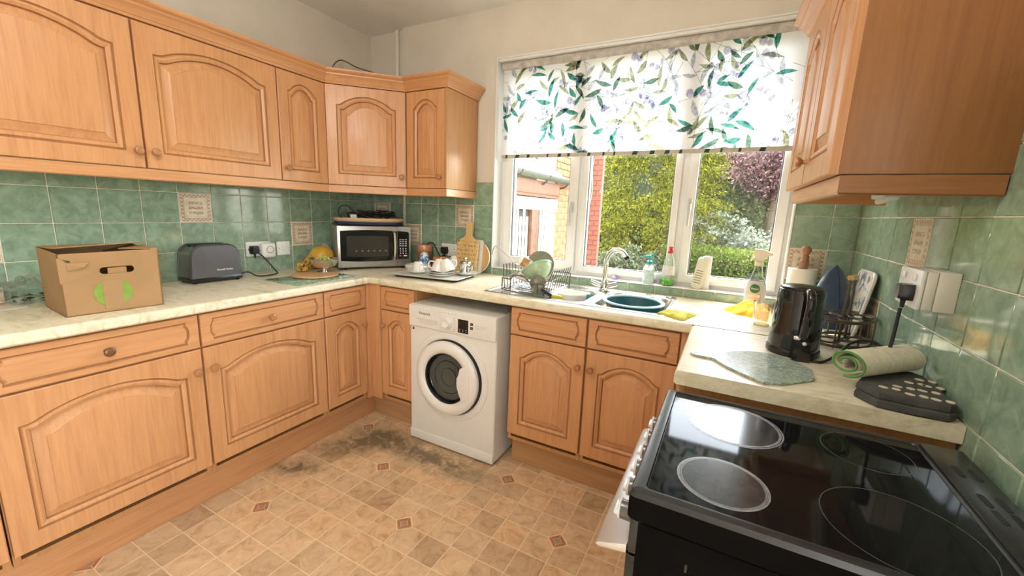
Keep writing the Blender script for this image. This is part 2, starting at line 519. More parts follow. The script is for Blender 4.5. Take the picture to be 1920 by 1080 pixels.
# portal so that sky light through the window is sampled well (emits nothing itself)
# ---------------------------------------------------------------- room shell
XR, YB, H = 2.985, -3.6, 2.565     # right wall, rear wall, ceiling
wall_left = struct(MB().box(-0.25, -0.008, YB, 0.3, 0, H + 0.2).obj('wall_left', M['wall_paint'], smooth=0))
wb = MB()
WX0, WX1, WZ0, WZ1 = 1.098, 2.735, 0.985, 2.272
wb.box(0.325, WX0, 0.008, 0.26, 0, H + .2)
wb.box(-0.008, 0.325, 0.036, 0.26, 0, H + .2)
wb.box(WX1, XR + .25, 0.008, 0.26, 0, H + .2)
wb.box(WX0, WX1, 0.008, 0.26, 0, WZ0 - 0.008)
wb.box(WX0, WX1, 0.008, 0.26, WZ1, H + .2)
wall_back = struct(wb.obj('wall_back', M['wall_paint'], smooth=0))
wr = MB()
DY0, DY1, DZ = -3.45, -2.52, 2.08
wr.box(XR + .008, XR + .25, DY1, 0.3, 0, H + .2)
wr.box(XR + .008, XR + .25, YB, DY0, 0, H + .2)
wr.box(XR + .008, XR + .25, DY0, DY1, DZ, H + .2)
wall_right = struct(wr.obj('wall_right', M['wall_paint'], smooth=0))
wall_rear = struct(MB().box(-0.25, XR + .25, YB - .2, YB, 0, H + .2).obj('wall_rear', M['wall_paint'], smooth=0))
ceiling = struct(MB().box(-0.25, XR + .25, YB - .2, 0.3, H, H + .2).obj('ceiling', M['ceiling_paint'], smooth=0))
floor = struct(MB().box(-0.25, XR + .25, YB - .2, 0.26, -0.15, -0.0012).obj('floor', M['floor_joint'], smooth=0))
dm = MB()
for a in ((DY0, DY0 + .07, 0, DZ), (DY1 - .07, DY1, 0, DZ)): dm.box(XR + .06, XR + .12, a[0], a[1], a[2], a[3])
dm.box(XR + .06, XR + .12, DY0, DY1, DZ - .07, DZ); dm.box(XR + .06, XR + .12, DY0, DY1, 0.0, 0.12)
added_door = struct(dm.obj('added_door', M['upvc'], smooth=0))  # unseen glazed doorway added to house the side fill light
MB().box(XR + .085, XR + .095, DY0 + .07, DY1 - .07, 0.12, DZ - .07).obj('pane', M['glass'], added_door, smooth=0)

t_lamp = thing('added_pendant', 'added unseen white pendant lamp holder on a short flex hanging from the ceiling', 'lamp', (1.55, -2.0, H))  # unseen fixture added to go with the fill light above the floor
MB().lathe([(0, 0), (.05, 0), (.05, -.015), (.02, -.03), (0, -.03)], 24).obj('ceiling_rose', M['white_plastic'], t_lamp)
MB().tube([(0, 0, -.03), (0, 0, -.17)], .004, 8).obj('flex', M['white_plastic'], t_lamp)
MB().lathe([(0, -.15), (.02, -.15), (.022, -.185), (0, -.185)], 16).obj('holder', M['white_plastic'], t_lamp)
# corner box-out edge strip and the painted pipe above it
struct(MB().box(0.318, 0.334, 0.0, 0.04, WT, 1.5, 0.002).obj('trim_1', plain('cream_edge_strip', (0.80, 0.74, 0.55), 0.35, var=.03)))
MB_p = MB().tube([(0.262, 0.022, 1.5), (0.262, 0.022, H)], 0.012, 10)
tag(MB_p.obj('pipe', plain('cream_gloss_paint', (.84, .79, .68), .4, var=.02)), 'thin vertical cream painted pipe rising from the corner wall cupboard to the ceiling', 'pipe')

# ---------------------------------------------------------------- wall tiles
def tile_mesh(w, h, mat, name):
    g = 0.0014
    return MB().box(-w/2 + g, w/2 - g, -0.0, 0.010, -h/2 + g, h/2 - g, 0.0022, 1).mesh(name, [mat], 40)
FULL = tile_mesh(T, T, M['tile'], 'wall_tile')
FULLD = tile_mesh(T, T, M['decor'], 'wall_tile')
def tile(parent, u0, u1, v0, v1, pos, rotz, dec=False):
    """u along wall, v up; pos(u) gives x,y on the tile face"""
    w, h = u1 - u0, v1 - v0
    full = abs(w - T) < 1e-4 and abs(h - T) < 1e-4
    me = (FULLD if dec else FULL) if full else tile_mesh(w, h, M['decor'] if dec else M['tile'], 'wall_tile')
    x, y = pos((u0 + u1)/2)
    link('wall_tile', me, parent, (x, y, (v0 + v1)/2), (0, 0, rotz))
Z0 = WT
# left wall: columns run towards the viewer from the corner
C0 = 0.0759
lp = lambda u: (0.0, -u)
edges = [-0.03, C0] + [C0 + T*k for k in range(1, 17)]
for r_ in range(0, 4):
    for k in range(len(edges) - 1):
        col = k - 1            # col index: tile between C0+T*col and C0+T*(col+1)
        d = (r_ == 2 and col == 7) or (r_ == 1 and col == 3) or (r_ == 1 and col == 12)
        tile(wall_left, edges[k], edges[k+1], Z0 + T*r_, Z0 + T*(r_+1), lp, R(90), d)
MB().box(-0.008, -0.0025, -2.6, 0.035, Z0 - .02, Z0 + 4*T).obj('grout_bed', M['grout'], wall_left, smooth=0)
# boxed-in corner: two columns set a little deeper
bp_ = lambda u: (u, 0.028)
for r_ in range(0, 4):
    tile(wall_back, 0.0, 0.168, Z0 + T*r_, Z0 + T*(r_+1), bp_, 0, r_ == 2)
    tile(wall_back, 0.168, 0.318, Z0 + T*r_, Z0 + T*(r_+1), bp_, 0)
MB().box(-0.008, 0.325, 0.0305, 0.036, Z0 - .02, Z0 + 4*T).obj('grout_bed', M['grout'], wall_back, smooth=0)
# window wall, left of the window
XB = 0.4925
bp_ = lambda u: (u, 0.0)
be = [XB - T, XB, XB + T, XB + 2*T, XB + 3*T, XB + 4*T]
for r_ in range(0, 4):
    for k in range(5):
        tile(wall_back, be[k], be[k+1], Z0 + T*r_, Z0 + T*(r_+1), bp_, 0, (r_ == 2 and k == 3) or (r_ == 1 and k == 0))
MB().box(0.334, WX0, 0.0025, 0.008, Z0 - .02, Z0 + 4*T).obj('grout_bed', M['grout'], wall_back, smooth=0)
# right of the window
re_ = [2.737, 2.887, XR]
for r_ in range(0, 4):
    for k in range(2):
        tile(wall_back, re_[k], re_[k+1], Z0 + T*r_, Z0 + T*(r_+1), bp_, 0, r_ == 1 and k == 0)
MB().box(WX1, XR, 0.0025, 0.008, Z0 - .02, Z0 + 4*T).obj('grout_bed', M['grout'], wall_back, smooth=0)
# upstand below the window and the tiled sill edge
k = 0; x = WX0
while x < WX1 - 0.01:
    x2 = min(x + T, WX1)
    tile(wall_back, x, x2, Z0, WZ0, bp_, 0)
    x = x2
MB().box(WX0, WX1, 0.0025, 0.008, Z0 - .02, WZ0 - .008).obj('grout_bed', M['grout'], wall_back, smooth=0)
# right wall
RR = 0.1631
rp = lambda u: (XR, -u)
edges = [0.0, RR - T*0.0] + [RR + T*k for k in range(1, 16)]
edges = [0.0, 0.163 - T + 0.0001] if False else [0.0, RR] + [RR + T*k for k in range(1, 16)]
# col j spans RR+T*(j) .. RR+T*(j+1) where grout line r_j is at RR + T*j
re2 = [0.0] + [RR + T*k for k in range(0, 16)]
for r_ in range(-2, 5):
    for k in range(len(re2) - 1):
        u0, u1 = re2[k], re2[k+1]
        if r_ < 0 and u1 < 1.05: continue
        if r_ == 4 and u1 < 1.05: continue
        d = (r_ == 2 and k == 4) or (r_ == 0 and k == 2) 
        tile(wall_right, u0, u1, Z0 + T*r_, Z0 + T*(r_+1), rp, R(-90), d)
MB().box(XR + .0025, XR + .008, -2.45, 0.0, Z0 - 2*T, Z0 + 5*T).obj('grout_bed', M['grout'], wall_right, smooth=0)

# ---------------------------------------------------------------- floor tiles (cushioned vinyl squares with little corner insets)
FS = 0.1245
GX, GY = 0.75, -1.413
GS = 0.12425
# insets sit on grid nodes i*(5,2)+j*(2,4)
nodes = set()
for i in range(-6, 7):
    for j in range(-6, 7):
        nodes.add((5*i + 2*j, 2*i + 4*j))
CUT = 0.044
def ftile_mesh(c):
    h = GS/2 - 0.0021
    pts = []
    sg = [(-1, -1), (1, -1), (1, 1), (-1, 1)]
    for q, (sx, sy) in enumerate(sg):
        if c[q]:
            a = (sx*(h - CUT), sy*h); b = (sx*h, sy*(h - CUT))
            pts += [b, a] if q in (0, 2) and False else ([b, a] if (sx*sy < 0) == False and q == 0 else [a, b])
        else: pts.append((sx*h, sy*h))
    cx = sum(p[0] for p in pts)/len(pts); cy = sum(p[1] for p in pts)/len(pts)
    pts.sort(key=lambda p: math.atan2(p[1] - cy, p[0] - cx))
    return MB().prism(pts, -0.004, 0.0, 0.0007, 1).mesh('floor_tile', [M['floor_tile']], 30)
fm = {}
for ix in range(-3, 20):
    for iy in range(-12, 9):
        x = GX + GS*(ix + .5); y = GY + GS*(iy + .5)
        if x < 0.44 or x > 2.43 or y > -0.42 or y < -2.4: continue
        # only what can be seen from the doorway side
        if y < -1.42 and x < 0.45: continue
        c = tuple((ix + a, iy + b) in nodes for a, b in ((0, 0), (1, 0), (1, 1), (0, 1)))
        if c not in fm: fm[c] = ftile_mesh(c)
        link('floor_tile', fm[c], floor, (x, y, 0.0))
im = MB()
d = CUT*0.90
for q in range(4):
    im.tr(ROT(q*pi/2, 'Z'))
    im.mat(0).prism([(0.0205, 0.0012), (d - .001, 0.0012), (0.0012, d - .001), (0.0012, 0.0205)], -0.004, 0.0)
im.tr(ROT(0, 'Z')).mat(1).prism([(0.0185, 0), (0, 0.0185), (-0.0185, 0), (0, -0.0185)], -0.004, 0.0002)
ime = im.mesh('tile_inset', [M['terracotta'], M['inset_grey']], 0)
for (a, b) in nodes:
    x, y = GX + GS*a, GY + GS*b
    if 0.5 < x < 2.36 and -2.4 < y < -0.46: link('tile_inset', ime, floor, (x, y, 0.0))

# ---------------------------------------------------------------- window
FY0, FY1 = 0.085, 0.15
reveal = struct(MB().box(WX0, WX1, 0.0, 0.14, WZ0 - .008, WZ0 + .002, 0.002)
       .box(WX0 - .004, WX0 + .004, -0.012, 0.16, WZ0, WZ1, .002)
       .box(WX1 - .004, WX1 + .004, -0.004, 0.16, WZ0, WZ1, .002)
       .box(WX0, WX1, -0.012, 0.16, WZ1 - .004, WZ1 + .004, .002)
       .obj('trim_2', M['upvc']))
wf = MB()
wf.box(WX0, WX0 + .055, FY0, FY1, WZ0, WZ1, .006)
wf.box(WX1 - .035, WX1, FY0, FY1, WZ0, WZ1, .006)
wf.box(WX0, WX1, FY0 + .0005, FY1, WZ0, WZ0 + .045, .006)
wf.box(WX0, WX1, FY0 + .0005, FY1, WZ1 - .05, WZ1, .006)
ML, MR_ = (1.628, 1.676), (2.205, 2.262)
for a, b in (ML, MR_): wf.box(a, b, FY0 + .001, FY1, WZ0, WZ1, .006)
window_1 = struct(wf.obj('window_1', M['upvc']))
def sash(x0, x1, z0, z1, s=.035):
    m = MB(); y0, y1 = FY0 - .018, FY0 + .05
    m.box(x0, x0 + s, y0, y1, z0, z1, .006); m.box(x1 - s, x1, y0, y1, z0, z1, .006)
    m.box(x0 + s*.9, x1 - s*.9, y0 + .0005, y1, z0, z0 + s, .006); m.box(x0 + s*.9, x1 - s*.9, y0 + .0005, y1, z1 - s, z1, .006)
    o = m.obj('sash', M['upvc'], window_1)
    g = .004
    q = MB()
    for a in ((x0 + s - .001, x0 + s + g, z0 + s, z1 - s), (x1 - s - g, x1 - s + .001, z0 + s, z1 - s), (x0 + s, x1 - s, z0 + s - .001, z0 + s + g), (x0 + s, x1 - s, z1 - s - g, z1 - s + .001)):
        q.box(a[0], a[1], y0 + .012, y0 + .03, a[2], a[3])
    q.obj('seal', M['seal'], o, smooth=0)
    MB().box(x0 + s - .002, x1 - s + .002, y0 + .022, y0 + .026, z0 + s - .002, z1 - s + .002).obj('pane', M['glass'], o, smooth=0)
    return o
zs0, zs1 = WZ0 + .022, WZ1 - .03
s1 = sash(WX0 + .035, 1.640, zs0, zs1, .058)
g2 = sash(1.664, 2.215, zs0, zs1, .036)
s3 = sash(2.250, WX1 - .02, zs0, zs1, .046)
def whandle(x, z, parent):
    m = MB().box(x - .010, x + .010, FY0 - .034, FY0 - .017, z - .02, z + .045, .005)
    m.tube([(x, FY0 - .028, z + .015), (x, FY0 - .05, z + .012), (x, FY0 - .052, z - .01), (x, FY0 - .05, z - .10)], [.008, .008, .008, .006], 10)
    m.obj('handle', plain('handle_grey_white', (.58, .56, .52), .3, var=.03), parent)
whandle(1.611, 1.385, s1)
whandle(2.273, 1.415, s3)

# ---------------------------------------------------------------- roller blind
blind = thing('roller_blind', 'white roller blind printed with green leafy olive sprigs, half drawn over the window', 'blind', (1.915, 0.03, 2.25))
FAB = cloth_translucent('blind_fabric', (0.88, 0.87, 0.87), 0.33)
BX0, BX1, BZ0, BZ1 = 1.125, 2.705, 1.688, 2.245
def L3(x, y, z): return (x - 1.915, y - 0.03, z - 2.25)
MB().grid(lambda u, v: L3(BX0 + (BX1 - BX0)*u, 0.030 + .0008*sin(u*9), BZ0 + .02 + (BZ1 - BZ0 - .02)*v), 40, 12).obj('fabric', FAB, blind)
MB().tube([L3(BX0 - .005, 0.036, 2.232), L3(BX1 + .004, 0.036, 2.232)], .024, 20).obj('roll', plain('blind_fabric_roll', (0.52, 0.48, 0.43), 0.8, var=.25, vscale=30), blind)
MB().box(*L3(BX0 - .02, 0, 0)[:1], L3(BX1 + .02, 0, 0)[0], -0.035, .035, -0.0 + .004, .018, .003).obj('head_rail', M['upvc'], blind)
MB().box(L3(BX0, 0, 0)[0], L3(BX1, 0, 0)[0], -.005, .006, BZ0 - 2.25, BZ0 + .022 - 2.25, .003).obj('bottom_bar', plain('bar_pocket_fabric', (0.55, 0.50, 0.43), 0.8, var=.08, vscale=30), blind)
# flat print of leaves and olives
inks = [ink_film('teal_leaf_ink', (0.10, 0.33, 0.27)), ink_film('dark_leaf_ink', (0.16, 0.27, 0.20)), ink_film('olive_leaf_ink', (0.42, 0.43, 0.29)),
        ink_film('pale_grey_leaf_ink', (0.60, 0.63, 0.68)), ink_film('lilac_olive_ink', (0.58, 0.56, 0.68)), ink_film('stalk_ink', (0.22, 0.21, 0.19))]
pr = MB(); rnd = random.Random(5); pcount = [0]
def py(): 
    pcount[0] += 1
    return -0.0016 - .000002*(pcount[0] % 300)
seen_leaf = []
def leaf(x, z, a, L, wd, ink):
    cx_, cz_ = x + L*.5*cos(a), z + L*.5*sin(a)
    if any(abs(cx_ - p) < .036 and abs(cz_ - q) < .026 for p, q in seen_leaf): return
    seen_leaf.append((cx_, cz_))
    pts = []
    n = 7
    for side in (1, -1):
        rng = range(n + 1) if side == 1 else range(n - 1, 0, -1)
        for i in rng:
            t = i/n; w = wd*math.sin(pi*t**0.85)*side*(1 if side > 0 else .8)
            bx, bz = L*t, w + L*.12*t*(1 - t)*4*.4
            pts.append((x + bx*cos(a) - bz*sin(a), z + bx*sin(a) + bz*cos(a)))
    pts = [(min(max(px, BX0 + .002), BX1 - .002), min(max(pz, BZ0 + .003), BZ1 - .01)) for px, pz in pts]
    y = py()
    pr.mat(ink).add([(px - 1.915, y, pz - 2.25) for px, pz in pts], [tuple(range(len(pts)))])
def stroke(p, q, w, ink):
    dx, dz = q[0] - p[0], q[1] - p[1]; l = math.hypot(dx, dz) or 1
    nx, nz = -dz/l*w, dx/l*w; y = py()
    vs = [(p[0] + nx, p[1] + nz), (p[0] - nx, p[1] - nz), (q[0] - nx*.5, q[1] - nz*.5), (q[0] + nx*.5, q[1] + nz*.5)]
    vs = [(min(max(a, BX0), BX1) - 1.915, y, min(max(b, BZ0), BZ1 - .01) - 2.25) for a, b in vs]
    pr.mat(ink).add(vs, [(0, 1, 2, 3)])
def disc(x, z, r, ink):
    if not (BX0 + r < x < BX1 - r and BZ0 + r < z < BZ1 - r): return
    y = py()
    pr.mat(ink).add([(x + r*cos(2*pi*i/14) - 1.915, y, z + r*1.15*sin(2*pi*i/14) - 2.25) for i in range(14)], [tuple(range(14))])
def sprig(x, z, a, L, cols, nl=7):
    px, pz = x, z
    bend = rnd.uniform(-.9, .9)
    for i in range(nl):
        t = (i + 1)/nl
        aa = a + bend*t
        nx_, nz_ = px + L/nl*cos(aa), pz + L/nl*sin(aa)
        stroke((px, pz), (nx_, nz_), .0011, 5)
        px, pz = nx_, nz_
        side = 1 if i % 2 else -1
        if BX0 < px < BX1 and BZ0 < pz < BZ1:
            leaf(px, pz, aa + side*rnd.uniform(.45, 1.0), rnd.uniform(.065, .110), rnd.uniform(.0100, .0160), rnd.choice(cols))
            if i == nl - 1: leaf(px, pz, aa, rnd.uniform(.06, .09), .011, rnd.choice(cols))
    if rnd.random() < .6:
        ox, oz = x + L*.35*cos(a + .5), z + L*.35*sin(a + .5)
        disc(ox, oz, rnd.uniform(.012, .019), 4); disc(ox + .028, oz - .012, rnd.uniform(.011, .016), 4)
for ly in range(6):
    for lx in range(16):
        cx = BX0 + (lx + .5 + rnd.uniform(-.35, .35))*(BX1 - BX0)/16; cz = BZ0 + (ly + .5 + rnd.uniform(-.35, .35))*(BZ1 - BZ0)/6
        cols = rnd.choice([[0, 0, 1], [0, 1, 2], [2, 2, 3], [3, 3, 3], [0, 2, 3], [3, 3, 2]])
        sprig(cx, cz, rnd.uniform(0, 2*pi), rnd.uniform(.15, .24), cols, rnd.choice([4, 5, 6]))
pr_o = pr.obj('leaf_print', inks, blind, smooth=0); pr_o['kind'] = 'stuff'
# dark leaf print on the bottom bar pocket
bb = MB(); rnd = random.Random(9)
for i in range(17):
    x = BX0 + .03 + (BX1 - BX0 - .08)*(i + rnd.uniform(-.3, .3))/17; z = BZ0 + .001
    w = rnd.uniform(.008, .03)
    bb.add([(x - 1.915, -.0056, z - 2.25), (x + w - 1.915, -.0056, z - 2.25), (x + w*1.2 - 1.915, -.0056, z + .019 - 2.25), (x + w*.3 - 1.915, -.0056, z + .02 - 2.25)], [(0, 1, 2, 3)])
bb.obj('bar_print', plain('dark_green_print', (0.03, 0.06, 0.04), 0.8), blind, smooth=0)['kind'] = 'stuff'

# ---------------------------------------------------------------- fitted cupboards
def panel_outline(x0, x1, z0, z1, rise, off, nt=28):
    """closed ring: bottom-left, bottom-right, then the arched top from right to left"""
    xa, xb = x0 + off, x1 - off
    hw0 = (x1 - x0)/2; cx = (x0 + x1)/2
    pts = [(xa, z0 + off), (xb, z0 + off)]
    for i in range(nt + 1):
        x = xb + (xa - xb)*i/nt
        u = min(1.0, abs(2*i/nt - 1))
        f = (1 - (u/.90)**2)**0.95 if u < .90 else 0.0
        if .76 < u < .97:                     # soften the ogee at the shoulder
            k = (u - .76)/.21
            g = (1 - (.76/.90)**2)**0.95
            f = g*(1 - k)**2
        pts.append((x, z1 - off*1.05 + rise*(f - 1)))
    return pts
def rect_outline(x0, x1, z0, z1, off, nt=28):
    pts = [(x0 + off, z0 + off), (x1 - off, z0 + off)]
    for i in range(nt + 1): pts.append((x1 - off + (x0 - x1 + 2*off)*i/nt, z1 - off))
    return pts
def ring3(p, y): return [(x, y, z) for x, z in p]
def make_knob(parent, x, z, mat='oak_knob', y=-0.02):
    m = MB().tr(TRN(x, y, z), ROT(pi/2, 'X'))
    m.lathe([(0, 0), (.010, 0), (.0075, .004), (.0065, .010), (.011, .015), (.0155, .020), (.0165, .0245), (.0145, .029), (.009, .0315), (0, .032)], 20)
    return m.obj('knob', M[mat], parent)
def make_door(parent, x0, x1, z0, z1, rise=None, knob=None, stile=.062, name='door'):
    t = .020
    w = x1 - x0; h = z1 - z0
    if w < .33: stile = min(stile, .058)
    rise = rise if rise is not None else min(.055, w*.16)
    a, b, c, d = stile, w - stile, stile + .004, h - stile + .006
    po = lambda off: panel_outline(a, b, c, d, rise, off)
    m = MB()
    R_ = [ring3(rect_outline(0, w, 0, h, 0), 0), ring3(rect_outline(0, w, 0, h, 0), -t + .003), ring3(rect_outline(0, w, 0, h, .003), -t),
          ring3(po(-.0045), -t), ring3(po(-.001), -t + .0055), ring3(po(.0015), -t + .0055)]
    m.rings(R_[:4], cap0=True, cap1=False)
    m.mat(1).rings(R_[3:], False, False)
    m.mat(0).rings([R_[-1], ring3(po(.004), -t + .0010), ring3(po(.009), -t + .0002), ring3(po(.0185), -t + .0060)], False, False)
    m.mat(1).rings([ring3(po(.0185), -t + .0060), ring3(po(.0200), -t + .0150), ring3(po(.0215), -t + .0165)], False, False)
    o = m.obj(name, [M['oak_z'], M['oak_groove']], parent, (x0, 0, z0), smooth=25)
    m = MB()
    R_ = [ring3(po(.0195), -t + .0168), ring3(po(.023), -t + .0164), ring3(po(.051), -t + .0046), ring3(po(.0520), -t + .0016), ring3(po(.055), -t + .0010)]
    m.rings(R_, cap0=False, cap1=True)
    m.obj('raised_panel', M['oak_z'], o, smooth=25)
    if knob: make_knob(o, knob[0], knob[1])
    return o
def drawer_outline(x0, x1, z0, z1, off, n=8):
    """long panel whose short ends are shouldered bracket curves"""
    xa, xb, za, zb = x0 + off, x1 - off, z0 + off, z1 - off
    hh = (zb - za); pts = []
    def end(sgn, xe):
        r = []
        for i in range(n + 1):
            v = i/n
            k = abs(v - .5)*2
            bul = 0.0 if k > .80 else .013*(1 - (k/.80)**3)
            r.append((xe + sgn*bul - sgn*.004*(1 if k <= .80 else 0), za + hh*v))
        return r
    return [(xa, za)] + end(1, xb) + [(xb - .0, zb)] + list(reversed(end(-1, xa)))
def make_drawer(parent, x0, x1, z0, z1, knob=None, dark=False, name='drawer'):
    t = .020; w = x1 - x0; h = z1 - z0
    ix = .030 if w < .33 else .036
    po = lambda off: drawer_outline(ix + .012, w - ix - .012, .027, h - .027, off)
    n = len(po(0))
    def ro(off):
        p = po(0); out = []
        xs = [q[0] for q in p]
        for i, (x, z) in enumerate(p):
            k = 8
            if i == 0: out.append((off, off))
            elif i <= k + 1: out.append((w - off, off + (h - 2*off)*(i - 1)/k))
            elif i == k + 2: out.append((w - off - .012, h - off))
            else: out.append((off, h - off - (h - 2*off)*(i - k - 3)/k))
        return out
    m = MB()
    R_ = [ring3(ro(0), 0), ring3(ro(0), -t + .003), ring3(ro(.003), -t), ring3(po(-.005), -t), ring3(po(-.0015), -t + .0055), ring3(po(.0015), -t + .0055), ring3(po(.005), -t + .0005), ring3(po(.009), -t)]
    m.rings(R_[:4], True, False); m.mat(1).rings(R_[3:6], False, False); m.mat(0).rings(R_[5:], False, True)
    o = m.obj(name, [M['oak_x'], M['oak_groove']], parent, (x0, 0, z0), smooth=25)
    if knob: make_knob(o, knob[0], knob[1], 'oak_knob_dark' if dark else 'oak_knob')
    return o

ZD0, ZD1, ZR0, ZR1 = 0.203, 0.742, 0.750, 0.888
def base_unit(label, w, loc, rotz, kside, drawer_knob=False, dark=False, group=None, depth=.5, gap=.003, doorpart=True):
    t = thing('base_cabinet', label, 'cabinet', loc, rotz, group)
    c = MB()
    c.box(0, .018, 0.001, depth, .16, .896); c.box(w - .018, w, 0.001, depth, .16, .896)
    c.box(.018, w - .018, .001, depth, .16, .178); c.box(.018, w - .018, depth - .01, depth, .178, .896)
    c.box(.018, w - .018, .001, .02, .735, .757); c.box(.018, w - .018, .001, .02, .880, .896)
    c.obj('carcass', M['carcass'], t, smooth=0)
    dw = w - 2*gap
    kx = (.027 if kside == 'l' else dw - .027)
    make_door(t, gap, w - gap, ZD0, ZD1, None, (kx, ZD1 - ZD0 - .092))
    make_drawer(t, gap, w - gap, ZR0, ZR1, (dw*.5, (ZR1 - ZR0)*.5) if drawer_knob else None, dark)
    return t
LX = 0.560    # carcass front of the left run (door faces at .580)
base_unit('wide oak base cupboard under the cardboard box, dark knob on its drawer', .582, (LX, -2.086, 0), R(90), 'r', True, True)
base_unit('wide oak base cupboard below the toaster, pale knob on its drawer', .594, (LX, -1.502, 0), R(90), 'l', True)
base_unit('narrow oak base cupboard left of the inner corner post, knob at its upper right', .290, (LX, -.905, 0), R(90), 'r')
base_unit('oak base cupboard mostly cut off by the lower left edge of the photo', .58, (LX, -2.670, 0), R(90), 'r')
BY = -0.560
base_unit('narrow oak base cupboard between the inner corner and the washing machine', .262, (.662, BY, 0), 0, 'l')
base_unit('oak sink base cupboard beside the washing machine, knob at its upper right', .399, (1.553, BY, 0), 0, 'r', depth=.545)
base_unit('oak sink base cupboard nearest the cooker, knob at its upper left', .397, (1.955, BY, 0), 0, 'l', depth=.545)
# posts
tag(MB().box(.5605, .582, -.612, -.56, .16, .896, .002).box(.56, .659, -.582, -.5605, .16, .896, .002).obj('corner_post', M['oak_z']), 'plain oak corner post where the left and window cupboard runs meet', 'post')
tag(MB().box(2.354, 2.392, -.578, -.03, .16, .896, .002).obj('filler_panel', M['oak_z']), 'narrow oak filler strip between the sink cupboard and right worktop', 'panel')
t = thing('base_cabinet', 'oak base unit under the right worktop, hidden behind the cooker', 'cabinet', (2.42, -1.15, 0))
MB().box(0, XR - 2.42 - .003, 0, .54, .15, .896).obj('carcass', M['carcass'], t, smooth=0)
MB().box(-.02, 0, 0.003, .537, .2, .888, .003).obj('door', M['oak_z'], t)
# plinths
tag(MB().box(.485, .503, -2.68, -.486, 0, .157, .001).obj('plinth', M['oak_y']), 'long oak plinth board along the floor under the left cupboards', 'plinth')
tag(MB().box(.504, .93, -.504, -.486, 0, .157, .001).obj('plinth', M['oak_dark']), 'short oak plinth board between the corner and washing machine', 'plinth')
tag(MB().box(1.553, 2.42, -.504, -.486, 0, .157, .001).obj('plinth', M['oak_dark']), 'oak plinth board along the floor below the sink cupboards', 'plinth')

# ---------------------------------------------------------------- worktops
def edge_profile(d, th=.040, r=.014):
    """cross section (depth, z): back 0 -> front d, rounded upper front nose"""
    p = [(0, WT - th), (d - .006, WT - th), (d, WT - th + .006)]
    for i in range(6): 
        a = pi/2*i/5
        p.append((d - r + r*cos(a), WT - r + r*sin(a)))
    p.append((0, WT))
    return p
def extrude_y(m, prof, y0, y1, x0, sgn=1):
    m.rings([[(x0 + sgn*d, y0, z) for d, z in prof], [(x0 + sgn*d, y1, z) for d, z in prof]], True, True)
m = MB(); extrude_y(m, edge_profile(.598), -2.70, 0.030, 0.0, 1)
tag(m.obj('worktop', M['worktop'], smooth=30), 'cream marbled laminate worktop along the left wall', 'worktop')
def extrude_x(m, prof, x0, x1, y0, sgn=-1):
    m.rings([[(x0, y0 + sgn*d, z) for d, z in prof], [(x1, y0 + sgn*d, z) for d, z in prof]], True, True)
SX0, SX1, SY0, SY1 = 1.358, 2.272, -.535, -.045      # sink outline
HX0, HX1, HY0, HY1 = SX0 + .012, SX1 - .012, SY0 + .012, SY1 - .012
m = MB()
pf = edge_profile(.600)
fr = [(d - (.600 + HY0), z) if False else (d, z) for d, z in pf]
front = [(-HY0, WT - .040)] + pf[1:-1] + [(-HY0, WT)]
extrude_x(m, pf, .5985, HX0, 0.0); extrude_x(m, pf, HX1, XR - .001, 0.0)
extrude_x(m, front, HX0, HX1, 0.0)
m.box(HX0, HX1, HY1, 0.0, WT - .04, WT)
tag(m.obj('worktop', M['worktop'], smooth=30), 'cream marbled laminate worktop under the window, holding the sink', 'worktop')
m = MB(); extrude_y(m, edge_profile(XR - .001 - 2.388, .042), -1.166, -.602, XR - .001, -1)
tag(m.obj('worktop', M['worktop'], smooth=30), 'short cream marbled worktop on the right beside the cooker', 'worktop')
tag(MB().box(2.39, XR - .004, -.6018, -.6002, WT - .03, WT + .0012).obj('joint_strip', plain('joint_strip', (.05, .045, .04), .4, var=.1)), 'thin dark joint strip between the window worktop and right worktop', 'strip')

# ---------------------------------------------------------------- wall cupboards
WZ_0, WZ_1 = 1.477, 2.038
def wall_unit(label, w, loc, rotz, kside, depth, doors=((0, 1),), group=None, kz=.066):
    t = thing('wall_cabinet', label, 'cabinet', loc, rotz, group)
    c = MB()
    c.box(0, w, .001, depth, WZ_0 - 1.477, WZ_1 - 1.477)
    c.obj('carcass', M['carcass'], t, smooth=0)
    for i, (a, b) in enumerate(doors):
        ks = kside[i]
        dw = (b - a)*w - .005
        make_door(t, a*w + .0025, b*w - .0025, 0.0, WZ_1 - WZ_0 - .002, None, None if ks == '-' else ((.025 if ks == 'l' else dw - .025), kz))
    return t
WLX = .310
wall_unit('wide oak wall cupboard cut off by the upper left edge, knob at its lower right', .585, (WLX, -2.101, 1.477), R(90), 'r', .308)
wall_unit('wide oak wall cupboard above the toaster, knob at its lower left', .582, (WLX, -1.514, 1.477), R(90), 'l', .308)
wall_unit('narrow oak wall cupboard on the left wall beside the corner unit', .288, (WLX, -.931, 1.477), R(90), 'l', .308)
